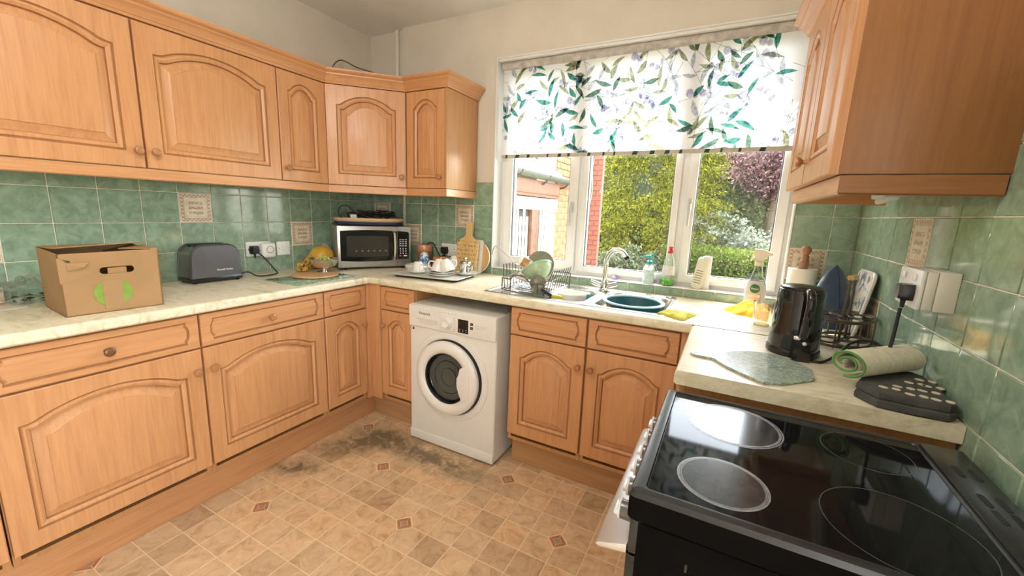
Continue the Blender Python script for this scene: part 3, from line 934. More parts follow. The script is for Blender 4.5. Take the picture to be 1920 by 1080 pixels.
# diagonal corner unit
dA, dB = Vector((.316, -.640, 0)), Vector((.640, -.316, 0))
dl = (dB - dA).length
t = thing('wall_cabinet', 'oak diagonal corner wall cupboard above the microwave', 'cabinet', (dA.x, dA.y, 1.477), R(45))
ic = Matrix.Rotation(-R(45), 4, 'Z') @ Matrix.Translation(-dA)
poly = [ic @ Vector(p) for p in ((.311, -.641, 0), (.639, -.313, 0), (.639, -.002, 0), (.33, -.002, 0), (.31, .02, 0), (.002, .02, 0), (.002, -.641, 0))]
MB().prism([(p.x, p.y) for p in poly], 0, WZ_1 - WZ_0).obj('carcass', M['carcass'], t, smooth=0)
make_door(t, .006, dl - .004, 0.0, WZ_1 - WZ_0 - .002, None, (dl - .038, .062))
wall_unit('narrow oak wall cupboard between the corner unit and the window', .290, (.652, -.310, 1.477), 0, 'r', .308)
# end panel of that run
tag(MB().box(.9425, .960, -.331, -.002, 1.477, 2.038, .0015).obj('end_panel', M['carcass']), 'oak veneer end panel of the wall cupboard nearest the window', 'panel')

def sweep(path, prof, mats, root, name, closed=False):
    """path: xy list; prof: (out, z); one mitred piece per segment, out = to the right of travel"""
    P = [Vector((a, b)) for a, b in path]; n = len(P)
    dirs = [(P[i+1] - P[i]).normalized() for i in range(n - 1)]
    def off(i):
        nr = lambda d: Vector((d.y, -d.x))
        if i == 0: return nr(dirs[0])
        if i == n - 1: return nr(dirs[-1])
        a, b = nr(dirs[i-1]), nr(dirs[i])
        s = a + b
        return s/(s.dot(a))
    O = [off(i) for i in range(n)]
    bx, by, bz = root.location
    for i in range(n - 1):
        m = MB()
        rr = []
        for j in (i, i + 1):
            rr.append([(P[j].x + O[j].x*o - bx, P[j].y + O[j].y*o - by, z - bz) for o, z in prof])
        m.rings(rr, True, True)
        d = dirs[i]
        m.obj(name, M['oak_x'] if abs(d.x) > abs(d.y) else M['oak_y'], root, smooth=20)
CORN = [(-.02, 2.040), (.004, 2.040), (.008, 2.050), (.011, 2.052), (.016, 2.064), (.027, 2.078), (.033, 2.083), (.034, 2.090), (.046, 2.098), (.050, 2.104), (.050, 2.112), (-.02, 2.112)]
t = thing('cornice', 'stepped oak cornice along the top of the left and corner wall cupboards', 'moulding', (.33, -1.2, 2.04))
sweep([(.33, -2.5), (.33, -.645), (.648, -.330), (.961, -.330), (.961, -.002)], CORN, None, t, 'cornice_length')
PEL = [(-.022, 1.430), (-.004, 1.430), (0, 1.434), (0, 1.474), (-.022, 1.474)]
t = thing('pelmet', 'oak light pelmet along the bottom of the left and corner wall cupboards', 'moulding', (.33, -1.2, 1.43))
sweep([(.328, -2.5), (.328, -.643), (.648, -.325), (.958, -.325), (.958, -.002)], PEL, None, t, 'pelmet_length')

# right-hand wall unit (two doors)
ra = R(-90) + R(1.6)
t = thing('wall_cabinet', 'oak wall cupboard with two doors on the right wall above the kettle', 'cabinet', (2.672, -.400, 1.477), ra)
W2 = .702
MB().box(0, W2 - .020, .001, .290, 0, WZ_1 - WZ_0).obj('carcass', M['carcass'], t, smooth=0)
MB().box(W2 - .0195, W2, -.000, .300, 0, WZ_1 - WZ_0 + .05, .0015).obj('end_panel', M['shaded_veneer'], t)
make_door(t, .003, .345, 0, WZ_1 - WZ_0 - .002, None, None)
make_door(t, .350, W2 - .003, 0, WZ_1 - WZ_0 - .002, None, (.025, .066))
RCB = Matrix.Translation((2.672, -.400, 0)) @ Matrix.Rotation(ra, 4, 'Z')
def rc(x, y): v = RCB @ Vector((x, y, 0)); return (v.x, v.y)
t2 = thing('cornice', 'stepped oak cornice on top of the right wall cupboard', 'moulding', (2.672, -.4, 2.04))
sweep([rc(W2, -.02), rc(-.006, -.02), rc(-.006, .28)][::-1], [(a, z - .012) for a, z in CORN], None, t2, 'cornice_length') if False else sweep([rc(-.006, .285), rc(-.006, -.020), rc(W2, -.020)], [(-a, z - .010) for a, z in CORN] if False else [(a, z - .008) for a, z in CORN], None, t2, 'cornice_length')
t3 = thing('pelmet', 'oak light pelmet under the right wall cupboard', 'moulding', (2.672, -.4, 1.43))
sweep([rc(.004, .285), rc(.004, .004), rc(W2 - .001, .004), rc(W2 - .001, .290)], PEL, None, t3, 'pelmet_length')
t3.children[-1].data.materials[0] = M['shaded_veneer_x']
# strip light and bracket under it
t = thing('strip_light', 'white slim strip light fixed under the right wall cupboard', 'light', (2.862, -.800, 1.448), R(-8))
MB().box(-.02, .02, -.17, .17, -.008, .0285, .006).obj('body', M['white_plastic'], t)
MB().tube([(0, -.16, -.014), (0, .16, -.014)], .010, 12).obj('tube', M['white_enamel'], t)
MB().box(-.022, .022, -.215, -.17, -.016, .0285, .003).obj('end_box', plain('grey_plastic', (.42, .41, .39), .4, var=.04), t)
t = thing('bracket', 'small white corner bracket with two screw holes under the right wall cupboard', 'bracket', (2.73, -.955, 1.452))
MB().box(-.022, .022, -.010, .010, -.006, .025, .002).obj('plate', M['white_plastic'], t)
for s in (-1, 1): MB().cyl(.0035, -.0068, -.0055, 10, (s*.011, 0)).obj('screw_hole', M['ink'], t)

# ---------------------------------------------------------------- washing machine
t = thing('washing_machine', 'white front-loading washing machine under the worktop', 'washing machine', (1.214, -.620, 0))
t.scale = (.96, 1, .985)
WE = M['white_enamel']
MB().box(-.298, .298, .0, .50, .012, .842, .012, 3).obj('body', WE, t)
for sx in (-.25, .25):
    for y in (.05, .45): MB().cyl(.02, 0, .014, 12, (sx, y)).obj('foot', M['black_matt'], t)
MB().box(-.297, .297, -.010, .004, .712, .838, .007, 3).obj('control_panel', WE, t)
MB().box(-.2965, .2965, -.004, .006, .014, .070, .003).obj('kick_panel', WE, t)
cp = -.010
d = MB()
d.rings([[(-.285, cp + .001, .722), (-.078, cp + .001, .722), (-.070, cp + .001, .732), (-.070, cp + .001, .826), (-.285, cp + .001, .826)],
         [(-.285, cp - .0025, .722), (-.078, cp - .0025, .722), (-.070, cp - .0025, .732), (-.070, cp - .0025, .826), (-.285, cp - .0025, .826)]], True, True)
dr = d.obj('detergent_drawer', plain('white_drawer', (.76, .745, .70), .3, var=.015), t)
MB().rings([[(-.232, cp - .003, .768), (-.085, cp - .003, .768), (-.085, cp - .003, .752), (-.125, cp - .003, .740), (-.20, cp - .003, .742)],
            [(-.232, cp - .006, .766), (-.085, cp - .006, .766), (-.085, cp - .006, .750), (-.125, cp - .006, .7395), (-.20, cp - .006, .7415)]], True, True).obj('pull', plain('white_pull', (.68, .66, .62), .35, var=.02), dr)
text('Hotpoint', .022, M['ink'], dr, (-.175, cp - .0029, .798), (pi/2, 0, 0))
k = MB().tr(TRN(-.015, cp, .770), ROT(pi/2, 'X'))
k.lathe([(0, 0), (.033, 0), (.033, .008), (.029, .012), (.025, .024), (.022, .026), (.018, .023), (0, .022)], 32)
k.obj('programme_dial', M['white_plastic'], t)
mk = MB()
for i in range(7): mk.box(.026, .036, cp - .0006, cp, .727 + i*.0125, .7295 + i*.0125)
for i in range(5): mk.box(-.062 + i*.024, -.052 + i*.024, cp - .0006, cp, .822, .8245)
for i in range(5): mk.box(-.063, -.056, cp - .0006, cp, .738 + i*.016, .740 + i*.016)
mk.obj('dial_print', M['ink_grey'], t)['kind'] = 'stuff'
dp = MB().box(.056, .124, cp - .002, cp, .728, .803, .001).obj('display', plain('black_glass', (.008, .008, .009), .08, var=.05), t)
mk = MB()
for i in range(3):
    mk.box(.064 + i*.020, .074 + i*.020, cp - .0026, cp - .0019, .746, .749); mk.box(.066 + i*.020, .072 + i*.020, cp - .0026, cp - .0019, .735, .740)
mk.obj('display_print', M['ink_grey'], dp)['kind'] = 'stuff'
for z in (.786, .764):
    b = MB().box(.137, .154, cp - .0025, cp, z - .007, z + .007, .001).obj('button', M['black'], t)
    MB().box(.143, .148, cp - .003, cp - .0024, z - .0025, z + .0025).obj('symbol', M['ink_grey'], b)
mk = MB()
mk.tr(TRN(.183, cp, .776), ROT(pi/2, 'X')).lathe([(.007, 0), (.009, .0006), (.011, 0)], 18)
mk.tr().box(.198, .240, cp - .0006, cp, .780, .782).box(.198, .235, cp - .0006, cp, .772, .774).box(.176, .184, cp - .0006, cp, .744, .747).box(.246, .254, cp - .0006, cp, .730, .733)
mk.obj('panel_print', plain('pale_ink', (.55, .53, .49), .5), t)['kind'] = 'stuff'
lb = MB().box(-.288, -.262, -.0006, .002, .688, .704).obj('sticker', plain('green_white_sticker', (.55, .60, .45), .5), t)
MB().box(-.274, -.264, -.0012, -.0004, .690, .703).obj('symbol', M['ink'], lb)
# porthole
def rot_front(x, z): return (TRN(x, 0, z), ROT(pi/2, 'X'))
PX, PZ = -.005, .455
MB().tr(*rot_front(PX, PZ)).lathe([(.262, -.004), (.256, .004), (.236, .008), (.222, .006), (.218, -.006)], 64).obj('door_surround', WE, t)
MB().tr(*rot_front(PX, PZ)).lathe([(.2175, -.004), (.2170, .012), (.205, .014)], 64).obj('door_seal', M['black_matt'], t)
dr = MB().tr(*rot_front(PX - .004, PZ)).lathe([(.190, .006), (.211, .012), (.214, .020), (.211, .034), (.200, .044), (.180, .048), (.165, .047), (.150, .040), (.144, .030), (.143, .010)], 64).obj('door', WE, t)
MB().tr(*rot_front(PX - .004, PZ)).lathe([(.1445, .034), (.138, .020), (.130, .012)], 64).obj('glass_rim', plain('dark_rim', (.02, .02, .02), .15), dr)
MB().tr(*rot_front(PX - .004, PZ)).lathe([(.143, .022), (.125, .030), (.10, .026), (.06, .012), (0, .004)], 48).obj('glass', glass('dark_porthole_glass', (.36, .37, .36), .0), dr)
MB().tr(*rot_front(PX - .004, PZ)).lathe([(.142, .010), (.141, -.0), (0, -.001)], 48).obj('drum_opening', plain('dark_drum', (.009, .009, .009), .4, var=.2), t)
dm = MB().tr(*rot_front(PX - .004, PZ))
dm.lathe([(.050, .004), (.052, .007), (.054, .004)], 48)
dm.tube([(.128*cos(a), .128*sin(a), .012) for a in [2.2 + i*.12 for i in range(14)]], .003, 6)
dm.lathe([(.092, .008), (.095, .012), (.098, .008)], 48)
dm.obj('drum_ribs', M['steel'], t)
h = MB()
hp = [(.105, .085), (.150, .110), (.168, .06), (.172, 0), (.168, -.055), (.145, -.105), (.118, -.095), (.100, -.050), (.088, -.02), (.086, .03), (.104, .048)]
h.tr(*rot_front(PX - .004, PZ)).prism([(a, b) for a, b in hp], .034, .050, .004)
h.obj('handle', WE, dr)

# ---------------------------------------------------------------- cooker
CX, CY0, CY1, CZ = 2.379, -1.705, -1.215, .900
t = thing('cooker', 'black freestanding electric cooker with a glass hob at the lower right', 'cooker', (CX, CY1, 0))
def LC(x0, x1, y0, y1): return (x0 - CX, x1 - CX, y0 - CY1, y1 - CY1)
BK = plain('black_enamel', (.006, .0052, .005), .6, var=.15, vscale=8, spec=.02)
GRY = plain('dark_grey_enamel', (.024, .024, .026), .27, var=.06)
MB().box(*LC(CX + .02, 2.965, CY0 + .004, CY1 - .004), .03, .842, .003).obj('body', BK, t)
MB().box(*LC(CX + .06, 2.95, CY0 + .03, CY1 - .03), 0, .032).obj('base', BK, t)
m = MB()
x0, x1, y0, y1 = LC(CX, 2.890, CY0, CY1)
hi = [(x0, y0), (x1 + .085, y0), (x1 + .085, y1), (x0, y1)]
def rr(x0, x1, y0, y1, r, n=5):
    p = []
    for cx, cy, a in ((x1 - r, y1 - r, 0), (x0 + r, y1 - r, pi/2), (x0 + r, y0 + r, pi), (x1 - r, y0 + r, 3*pi/2)):
        for i in range(n + 1): p.append((cx + r*cos(a + pi/2*i/n), cy + r*sin(a + pi/2*i/n)))
    return p
X1 = 2.970 - CX
def zr(p, z): return [(a, b, z) for a, b in p]
m.mat(1).rings([zr(rr(x0 + .006, X1 - .002, y0 + .006, y1 - .006, .010), .842), zr(rr(x0, X1, y0, y1, .012), .848), zr(rr(x0, X1, y0, y1, .012), .890)], True, False)
m.mat(0).rings([zr(rr(x0, X1, y0, y1, .012), .890), zr(rr(x0 + .004, X1 - .004, y0 + .004, y1 - .004, .012), .899),
         zr(rr(x0 + .010, X1 - .006, y0 + .010, y1 - .010, .010), .901), zr(rr(x0 + .024, X1 - .082, y0 + .020, y1 - .014, .008), .9005), zr(rr(x0 + .026, X1 - .084, y0 + .022, y1 - .016, .008), .8965)], False, True)
m.obj('hob_frame', [GRY, BK], t, smooth=30)
HG = plain('black_ceramic_glass', (.006, .006, .007), .05, spec=.15)
hob = MB().prism(rr(x0 + .027, X1 - .085, y0 + .023, y1 - .017, .007), .8968, .8978).obj('hob_glass', HG, t)
RG = plain('printed_ring', (.22, .22, .23), .25, var=.25, vscale=60)
RGD = plain('faint_printed_ring', (.07, .07, .07), .25)
ZONE = plain('worn_zone', (.028, .028, .031), .13, var=.5, vscale=35)
for (cx, cy, r, strong) in ((2.538, -1.345, .098, 1), (2.520, -1.592, .074, 1), (2.782, -1.325, .076, 0), (2.768, -1.580, .102, 0)):
    q = MB(); c = (cx - CX, cy - CY1, .8978)
    for rad in ((1, .955, .93) if strong else (1,)):
        w = .0014 if strong else .0008
        q.lathe([(r*rad - w, 0), (r*rad - w, .0003), (r*rad + w, .0003), (r*rad + w, 0)], 64, c)
    q.obj('cooking_ring', RG if strong else RGD, hob)
    if strong: MB().lathe([(0, .00012), (r*.93, .00012)], 64, c).obj('cooking_zone', ZONE, hob)
m = MB()
for (a, b) in ((-1.232, -1.232),): pass
vp = MB().box(*LC(2.893, 2.962, CY0 + .02, CY1 - .012), .9012, .905, .0015).obj('rear_vent_strip', GRY, t)
for cy in (-1.330, -1.424, -1.470, -1.562):
    for cx in (2.919, 2.942):
        m = MB().prism([(p[0] + cx - CX, p[1] + cy - CY1) for p in rr(-.0055, .0055, -.020, .020, .005, 3)], .9045, .9056)
        m.obj('vent_slot', M['black_matt'], vp)
# control fascia, knobs, door, handle
MB().box(*LC(CX + .006, CX + .03, CY0 + .006, CY1 - .006), .775, .846, .004).obj('control_fascia', GRY, t)
for i in range(6):
    cy = CY0 + .060 + i*.0735
    kb = MB().tr(TRN(.006, cy - CY1, .815), ROT(-pi/2, 'Y'))
    kb.lathe([(0, 0), (.020, 0), (.0205, .004), (.018, .006), (.0175, .026), (.0165, .029), (0, .0295)], 24)
    ko = kb.obj('control_knob', plain('grey_knob', (.16, .16, .16), .25, .6, var=.05), t)
    kk = MB().tr(TRN(.006, cy - CY1, .815), ROT(-pi/2, 'Y'))
    kk.lathe([(.0178, .0245), (.0186, .0255), (.0186, .0288), (.0165, .0298), (0, .0299)], 24)
    kk.box(-.004, .004, -.017, .017, .029, .036, .0015)
    kk.obj('knob_cap', plain('silver_cap', (.78, .78, .78), .3, .3, var=.02), ko)
dr = MB().box(*LC(CX + .004, CX + .026, CY0 + .008, CY1 - .008), .330, .770, .004).obj('oven_door', plain('black_door_glass', (.006, .006, .007), .06), t)
MB().prism([(-.052, 0), (-.046, -.006), (.004, -.022), (.004, -.004), (-.046, .004)], 0, .47, .0015).tr().obj('handle', plain('satin_handle', (.70, .70, .71), .34, .85, var=.03), dr, (0, CY0 + .012 - CY1, .762), (-pi/2, 0, 0) if False else (pi/2, 0, pi) if False else (R(-90), 0, 0))
MB().box(*LC(CX + .004, CX + .026, CY0 + .008, CY1 - .008), .05, .320, .004).obj('lower_door', BK, t)
sp = MB().box(*LC(CX + .10, 2.90, CY0 + .0025, CY0 + .0045), .12, .78, .001).obj('side_panel', BK, t)
MB().box(*LC(CX + .10, CX + .104, CY0 + .0005, CY0 + .003), .785, .80).obj('side_clip', GRY, t)

# ---------------------------------------------------------------- microwave, lap tray and its clutter
ma = math.atan2(.383, .232)
mf = Vector((.392, -.346, WT))
t = thing('microwave', 'silver microwave oven standing across the corner of the worktop', 'microwave', mf, ma)
STL = plain('silver_fascia', (.46, .44, .41), .33, .75, var=.06, vscale=30)
MB().box(-.240, .240, .020, .285, .018, .286, .004).obj('body', plain('silver_case', (.42, .41, .39), .4, .6, var=.05), t)
MB().box(-.240, .240, 0, .021, .016, .288, .005).obj('fascia', STL, t)
for sx in (-.20, .20):
    for y in (.03, .25): MB().cyl(.014, 0, .018, 12, (sx, y)).obj('foot', M['black_matt'], t)
def bow(x0, x1, z0, z1, b, n=10):
    p = []
    for i in range(n + 1):
        u = i/n; p.append((x0 + (x1 - x0)*u, z0 - b*(1 - (2*u - 1)**2)))
    for i in range(n + 1):
        u = i/n; p.append((x1 + (x0 - x1)*u, z1 + b*(1 - (2*u - 1)**2)))
    return p
MWB = plain('microwave_black_glass', (.010, .010, .010), .10, var=.1)
def flat_xz(m, poly, y0, y1): m.rings([[(a, y0, b) for a, b in poly], [(a, y1, b) for a, b in poly]], True, True)
q = MB(); flat_xz(q, bow(-.222, .142, .062, .255, .008), -.0005, -.004); door = q.obj('door', MWB, t)
q = MB(); flat_xz(q, bow(-.184, .085, .090, .220, .004), -.004, -.005); q.obj('door_window', plain('mesh_window', (.040, .036, .030), .14, var=.2, vscale=300), door)
q = MB()
for i in range(6): q.tr(TRN(-.125 + i*.038, -.0052, .125)).sphere((0, 0, 0), .006, 8, 6, (1, .1, .9))
q.obj('window_spots', plain('faint_grey_spots', (.16, .15, .14), .4), door)['kind'] = 'stuff'
h = MB(); h.tube(crom([(.118, .0, .252), (.121, -.022, .240), (.124, -.024, .16), (.121, -.022, .080), (.118, .0, .068)], 5), .0095, 10); h.obj('handle', M['steel'], door)
q = MB(); flat_xz(q, [(.146, .064), (.217, .064), (.226, .072), (.226, .243), (.217, .252), (.146, .258)], -.0005, -.004); kp = q.obj('keypad', MWB, t)
for r_ in range(4):
    for c in range(3): MB().box(.158 + c*.019, .171 + c*.019, -.0046, -.0038, .196 - r_*.014, .2005 - r_*.014).obj('key', M['white_ink'], kp)
for r_ in range(3):
    for c in range(3): MB().box(.161 + c*.019, .168 + c*.019, -.0046, -.0038, .132 - r_*.0155, .139 - r_*.0155, .001).obj('key', M['white_ink'], kp)
MB().box(.158, .171, -.0046, -.0038, .084, .092).obj('stop_key', plain('red_key', (.55, .10, .08), .4), kp)['label'] = 'red key'
MB().box(.186, .210, -.0046, -.0038, .084, .092).obj('start_key', M['white_ink'], kp)
MB().box(.1425, .144, -.0008, .002, .016, .288).obj('fascia_joint', M['ink'], t)
q = MB(); q.box(-.02, .045, -.0006, .001, .0385, .0425); q.obj('maker_mark', M['ink_grey'], t)
# cable of the microwave to the double socket
tag(MB().tube(crom([(.52, -.03, WT + .10), (.57, -.035, WT + .165), (.62, -.03, WT + .175), (.66, -.035, WT + .13), (.700, -.045, WT + .085), (.722, -.045, WT + .098)], 6), .0042, 8).obj('power_cable', M['black_matt']), 'black cable looping behind the copper canister towards the window-wall socket', 'cable')

lt = thing('lap_tray', 'oval wooden-rimmed lap tray with a navy cushion base lying on the microwave', 'tray', mf + Vector((-.12, .06, .288)), ma)
def ell(a, b, z, n=40, e=2.6):
    p = []
    for i in range(n):
        th = 2*pi*i/n; c, s = cos(th), sin(th)
        p.append((a*abs(c)**(2/e)*(1 if c >= 0 else -1), b*abs(s)**(2/e)*(1 if s >= 0 else -1), z))
    return p
NAVY = plain('navy_cushion', (.025, .032, .075), .8, var=.15, bump=.1)
MB().rings([ell(.19, .11, .0), ell(.215, .130, .008), ell(.222, .136, .018), ell(.218, .132, .026)], True, True).obj('cushion', NAVY, lt)
MB().rings([ell(.217, .131, .026), ell(.225, .139, .032), ell(.232, .145, .042), ell(.234, .147, .050), ell(.230, .143, .051), ell(.222, .135, .042), ell(.214, .127, .036)], True, True).obj('tray_top', plain('pale_wood_tray', (.62, .42, .26), .45, var=.08), lt)
TZ = .0365
def on_tray(x, y, z=TZ): 
    v = lt.matrix_basis @ Vector((x, y, z)); return v
bpy.context.view_layer.update()
q = MB(); rr_ = random.Random(3)
for k in range(5):
    cx, cy = -.05 + k*.045, -.01 + rr_.uniform(-.03, .03)
    pts = []
    for i in range(40):
        a = i*.62 + k
        pts.append((cx + (.034 + .014*sin(i*.7 + k))*cos(a), cy + (.026 + .012*cos(i*.9))*sin(a), .006 + .026*abs(sin(i*.23 + k)) + .0009*i))
    q.tube(crom(pts, 3), .0034, 6)
tag(q.obj('cable_coil', M['black_matt'], None, on_tray(0, 0), (0, 0, ma)), 'tangle of coiled black cables heaped in the lap tray', 'cables')
p = thing('power_plug', 'black and white power plug lying at the near end of the lap tray', 'plug', on_tray(-.118, -.045), ma + .2)
MB().box(-.026, .026, -.024, .022, .010, .052, .009).obj('plug_body', M['black'], p)
MB().box(-.022, .020, -.030, -.022, .0, .036, .006).obj('plug_face', M['white_plastic'], p)
tag(MB().tube(crom([(-.02, .01, .040), (-.055, .02, .082), (-.090, .02, .092), (-.118, .02, .070), (-.122, .01, .030), (-.09, .0, .006), (-.03, .02, .004)], 6), .003, 8).obj('cable', M['black_matt'], None, on_tray(-.075, -.04), (0, 0, ma)), 'thin black cable arching up in a loop from the plug in the lap tray', 'cable')
tag(MB().prism([(-.028, -.012), (.026, -.016), (.030, .010), (.010, .018), (-.020, .016)], 0, .010, .003).obj('packet', plain('light_blue_packet', (.14, .42, .60), .35, var=.2), None, on_tray(.075, -.075), (.1, 0, ma)), 'small light blue packet in the lap tray', 'packet')
tag(MB().tube(crom([(-.04, 0, .004), (-.01, .02, .02), (.03, .01, .024), (.05, -.02, .006), (.01, -.03, .006), (-.03, -.015, .012)], 6, True), .0028, 6, True).obj('cable', plain('brown_cable', (.12, .07, .04), .5), None, on_tray(.150, -.02), (0, 0, ma)), 'loop of thin brown cable at the window end of the lap tray', 'cable')

# ---------------------------------------------------------------- toaster
t = thing('toaster', 'dark grey two-slice toaster on the left worktop', 'toaster', (.085, -1.20, WT))
def tomb(hw, z0, z1, r=.055, n=8, taper=.008):
    p = [(-hw, z0), (hw, z0)]
    for i in range(n + 1):
        a = pi/2*i/n; p.append((hw - taper - r + r*cos(a), z1 - r + r*sin(a)))
    for i in range(n + 1):
        a = pi/2 + pi/2*i/n; p.append((-hw + taper + r + r*cos(a), z1 - r + r*sin(a)))
    return p
TG = plain('toaster_graphite', (.13, .13, .145), .30, .6, var=.05, vscale=12)
TB = plain('toaster_side', (.20, .195, .16), .22, .85, var=.1)
q = MB()
def slab(poly, x0, x1, s=1.0):
    return [[(x0, a*s, b) for a, b in poly], [(x1, a*s, b) for a, b in poly]]
po = tomb(.118, .028, .190)
q.rings([[(-.066, a, b) for a, b in po], [(.056, a, b) for a, b in po]], True, True); body = q.obj('body', TB, t)
q = MB(); po2 = tomb(.122, .026, .195, .058)
q.rings([[(.050, a, b) for a, b in po2], [(.060, a, b) for a, b in po2], [(.066, a*.97, .028 + (b - .028)*.97) for a, b in po2]], True, True); ff = q.obj('front_panel', TG, t)
q = MB(); q.rings([[(-.062, a, b) for a, b in po2], [(-.070, a, b) for a, b in po2], [(-.074, a*.97, .028 + (b - .028)*.97) for a, b in po2]], True, True); q.obj('back_panel', TG, t)
MB().box(-.073, .067, -.121, .121, .008, .030, .004).obj('base', M['black'], t)
for sx in (-.055, .05):
    for sy in (-.10, .10): MB().cyl(.010, 0, .009, 10, (sx, sy)).obj('foot', M['black_matt'], t)
for sx in (-.035, .022): MB().box(sx - .012, sx + .012, -.082, .082, .1885, .1935, .001).obj('bread_slot', M['black_matt'], body)
MB().box(-.02, .02, .118, .134, .115, .130, .004).obj('lever', M['black'], t)
text('Russell Hobbs', .0135, M['white_ink'], ff, (.0668, .035, .064), (pi/2, 0, pi/2))
tag(MB().tube(crom([(.10, -1.07, WT + .022), (.115, -1.03, WT + .030), (.150, -1.00, WT + .008), (.165, -.94, WT + .006), (.12, -.865, WT + .006), (.075, -.85, WT + .02), (.050, -.89, WT + .09), (.040, -.922, WT + .125)], 7), .0036, 8).obj('power_cable', M['black_matt']), 'black cable trailing from the toaster up to the left wall socket', 'cable')

# ---------------------------------------------------------------- sockets
def socket(label, loc, rotz, w=.146, h=.086, holes=2, dpt=.010, name='wall_socket', switches=True):
    t = thing(name, label, 'socket', loc, rotz)
    MB().box(-w/2, w/2, -dpt, 0, -h/2, h/2, .004).obj('face_plate', M['white_plastic'], t)
    n = 2 if holes else 1
    for i in range(holes):
        cx = (-.036 + i*.072) if holes == 2 else 0
        q = MB()
        q.box(cx - .002, cx + .002, -dpt - .0006, -dpt + .002, .004, .013)
        for s in (-1, 1): q.box(cx + s*.0105 - .0032, cx + s*.0105 + .0032, -dpt - .0006, -dpt + .002, -.016, -.012)
        q.obj('pin_hole', M['ink'], t)
        MB().box(cx - .009 + (.0 if holes == 2 else 0), cx + .009, -dpt - .003, -dpt, .021, .036, .002).obj('rocker_switch', M['white_plastic'], t)
    for s in (-1, 1): MB().tr(TRN(s*(w/2 - .012), -dpt, 0), ROT(pi/2, 'X')).cyl(.0032, 0, .0008, 10).obj('screw', M['steel'], t)
    return t
def plug(label, loc, rotz):
    t = thing('power_plug', label, 'plug', loc, rotz)
    MB().rings([[(a, -.0005, b) for a, b in ((-.020, -.026), (.020, -.026), (.025, -.005), (.020, .022), (-.020, .022), (-.025, -.005))],
                [(a, -.022, b) for a, b in ((-.020, -.026), (.020, -.026), (.025, -.005), (.020, .022), (-.020, .022), (-.025, -.005))],
                [(a*.8, -.034, b*.8) for a, b in ((-.020, -.026), (.020, -.026), (.025, -.005), (.020, .022), (-.020, .022), (-.025, -.005))]], True, True).obj('plug_body', M['black'], t)
    MB().tube([(0, -.016, -.024), (0, -.016, -.050)], [.007, .0045], 10).obj('cable_grip', M['black_matt'], t)
    return t
socket('white double wall socket on the left wall beside the toaster', (.0, -.897, 1.082), R(90))
plug('black plug in the left wall socket by the toaster', (.0105, -.933, 1.080), R(90))
t = thing('plug_in_sensor', 'white square plug-in sensor with a grey ring in the left wall socket', 'sensor', (.0105, -.852, 1.072), R(90))
MB().box(-.043, .043, -.030, -.001, -.045, .045, .013, 3).obj('case', M['white_plastic'], t)
MB().tr(TRN(.004, -.0302, .004), ROT(pi/2, 'X')).lathe([(.018, 0), (.018, .0008), (.0215, .0008), (.0215, 0)], 32).obj('light_ring', plain('grey_ring', (.25, .25, .25), .4), t)
t = socket('white single fused switch on the left wall beside the printed tile', (.0, -.742, 1.076), R(90), .086, .086, 0, name='fused_switch')
MB().box(-.012, .012, -.014, -.010, -.014, .014, .002).obj('rocker_switch', M['white_plastic'], t)
MB().box(-.030, -.018, -.012, -.010, -.008, .008, .001).obj('fuse_holder', M['white_plastic'], t)
socket('white double wall socket left of the window, behind the chopping boards', (.755, 0, 1.075), 0)
plug('black plug in the socket behind the chopping boards', (.719, -.0105, 1.073), 0)
# right-hand wall: deep box
t = thing('wall_socket', 'deep white surface-mounted double socket on the right wall', 'socket', (XR, -.922, 1.204), R(-90))
MB().box(-.074, .074, -.040, -.0, -.050, .050, .003).obj('back_box', plain('ivory_box', (.70, .66, .56), .4, var=.03), t)
MB().box(-.073, .073, -.062, -.041, -.049, .049, .003).obj('spacer_box', plain('ivory_box_front', (.74, .70, .61), .4, var=.03), t)
MB().box(-.074, .074, -.072, -.0625, -.050, .050, .004).obj('face_plate', M['white_plastic'], t)
for cx in (-.036, .036):
    MB().box(cx - .009, cx + .009, -.076, -.072, .021, .038, .002).obj('rocker_switch', M['white_plastic'], t)
plug('black plug hanging its cable from the deep socket on the right wall', (XR - .0725, -.958, 1.196), R(-90)).scale = (.82, .9, .86)
tag(MB().tube(crom([(XR - .089, -.958, 1.150), (XR - .090, -.958, 1.08), (XR - .092, -.960, 1.00), (XR - .06, -.93, WT + .012), (XR - .05, -.86, WT + .01)], 6), .0042, 8).obj('power_cable', M['black_matt']), 'black cable hanging from the deep socket down behind the rolled towel', 'cable')

# ---------------------------------------------------------------- left worktop: cardboard box, bag, paper
CARD = plain('brown_cardboard', (.37, .215, .095), .75, var=.08, vscale=9, bump=.05, bscale=30)
CARD_IN = plain('cardboard_inside', (.22, .13, .06), .85, var=.1)
TAPE = plain('brown_parcel_tape', (.46, .30, .16), .3, var=.06)
t = thing('cardboard_box', 'brown cardboard box with a hand hole and green round print on the left worktop', 'box', (.492, -1.720, WT), R(-4))
bw, bd, bh = .137, .262, .222     # half width along y, depth towards the wall, height
th = .004
def wallq(m, a, b, h0, h1, dirn, tk=th):
    pass
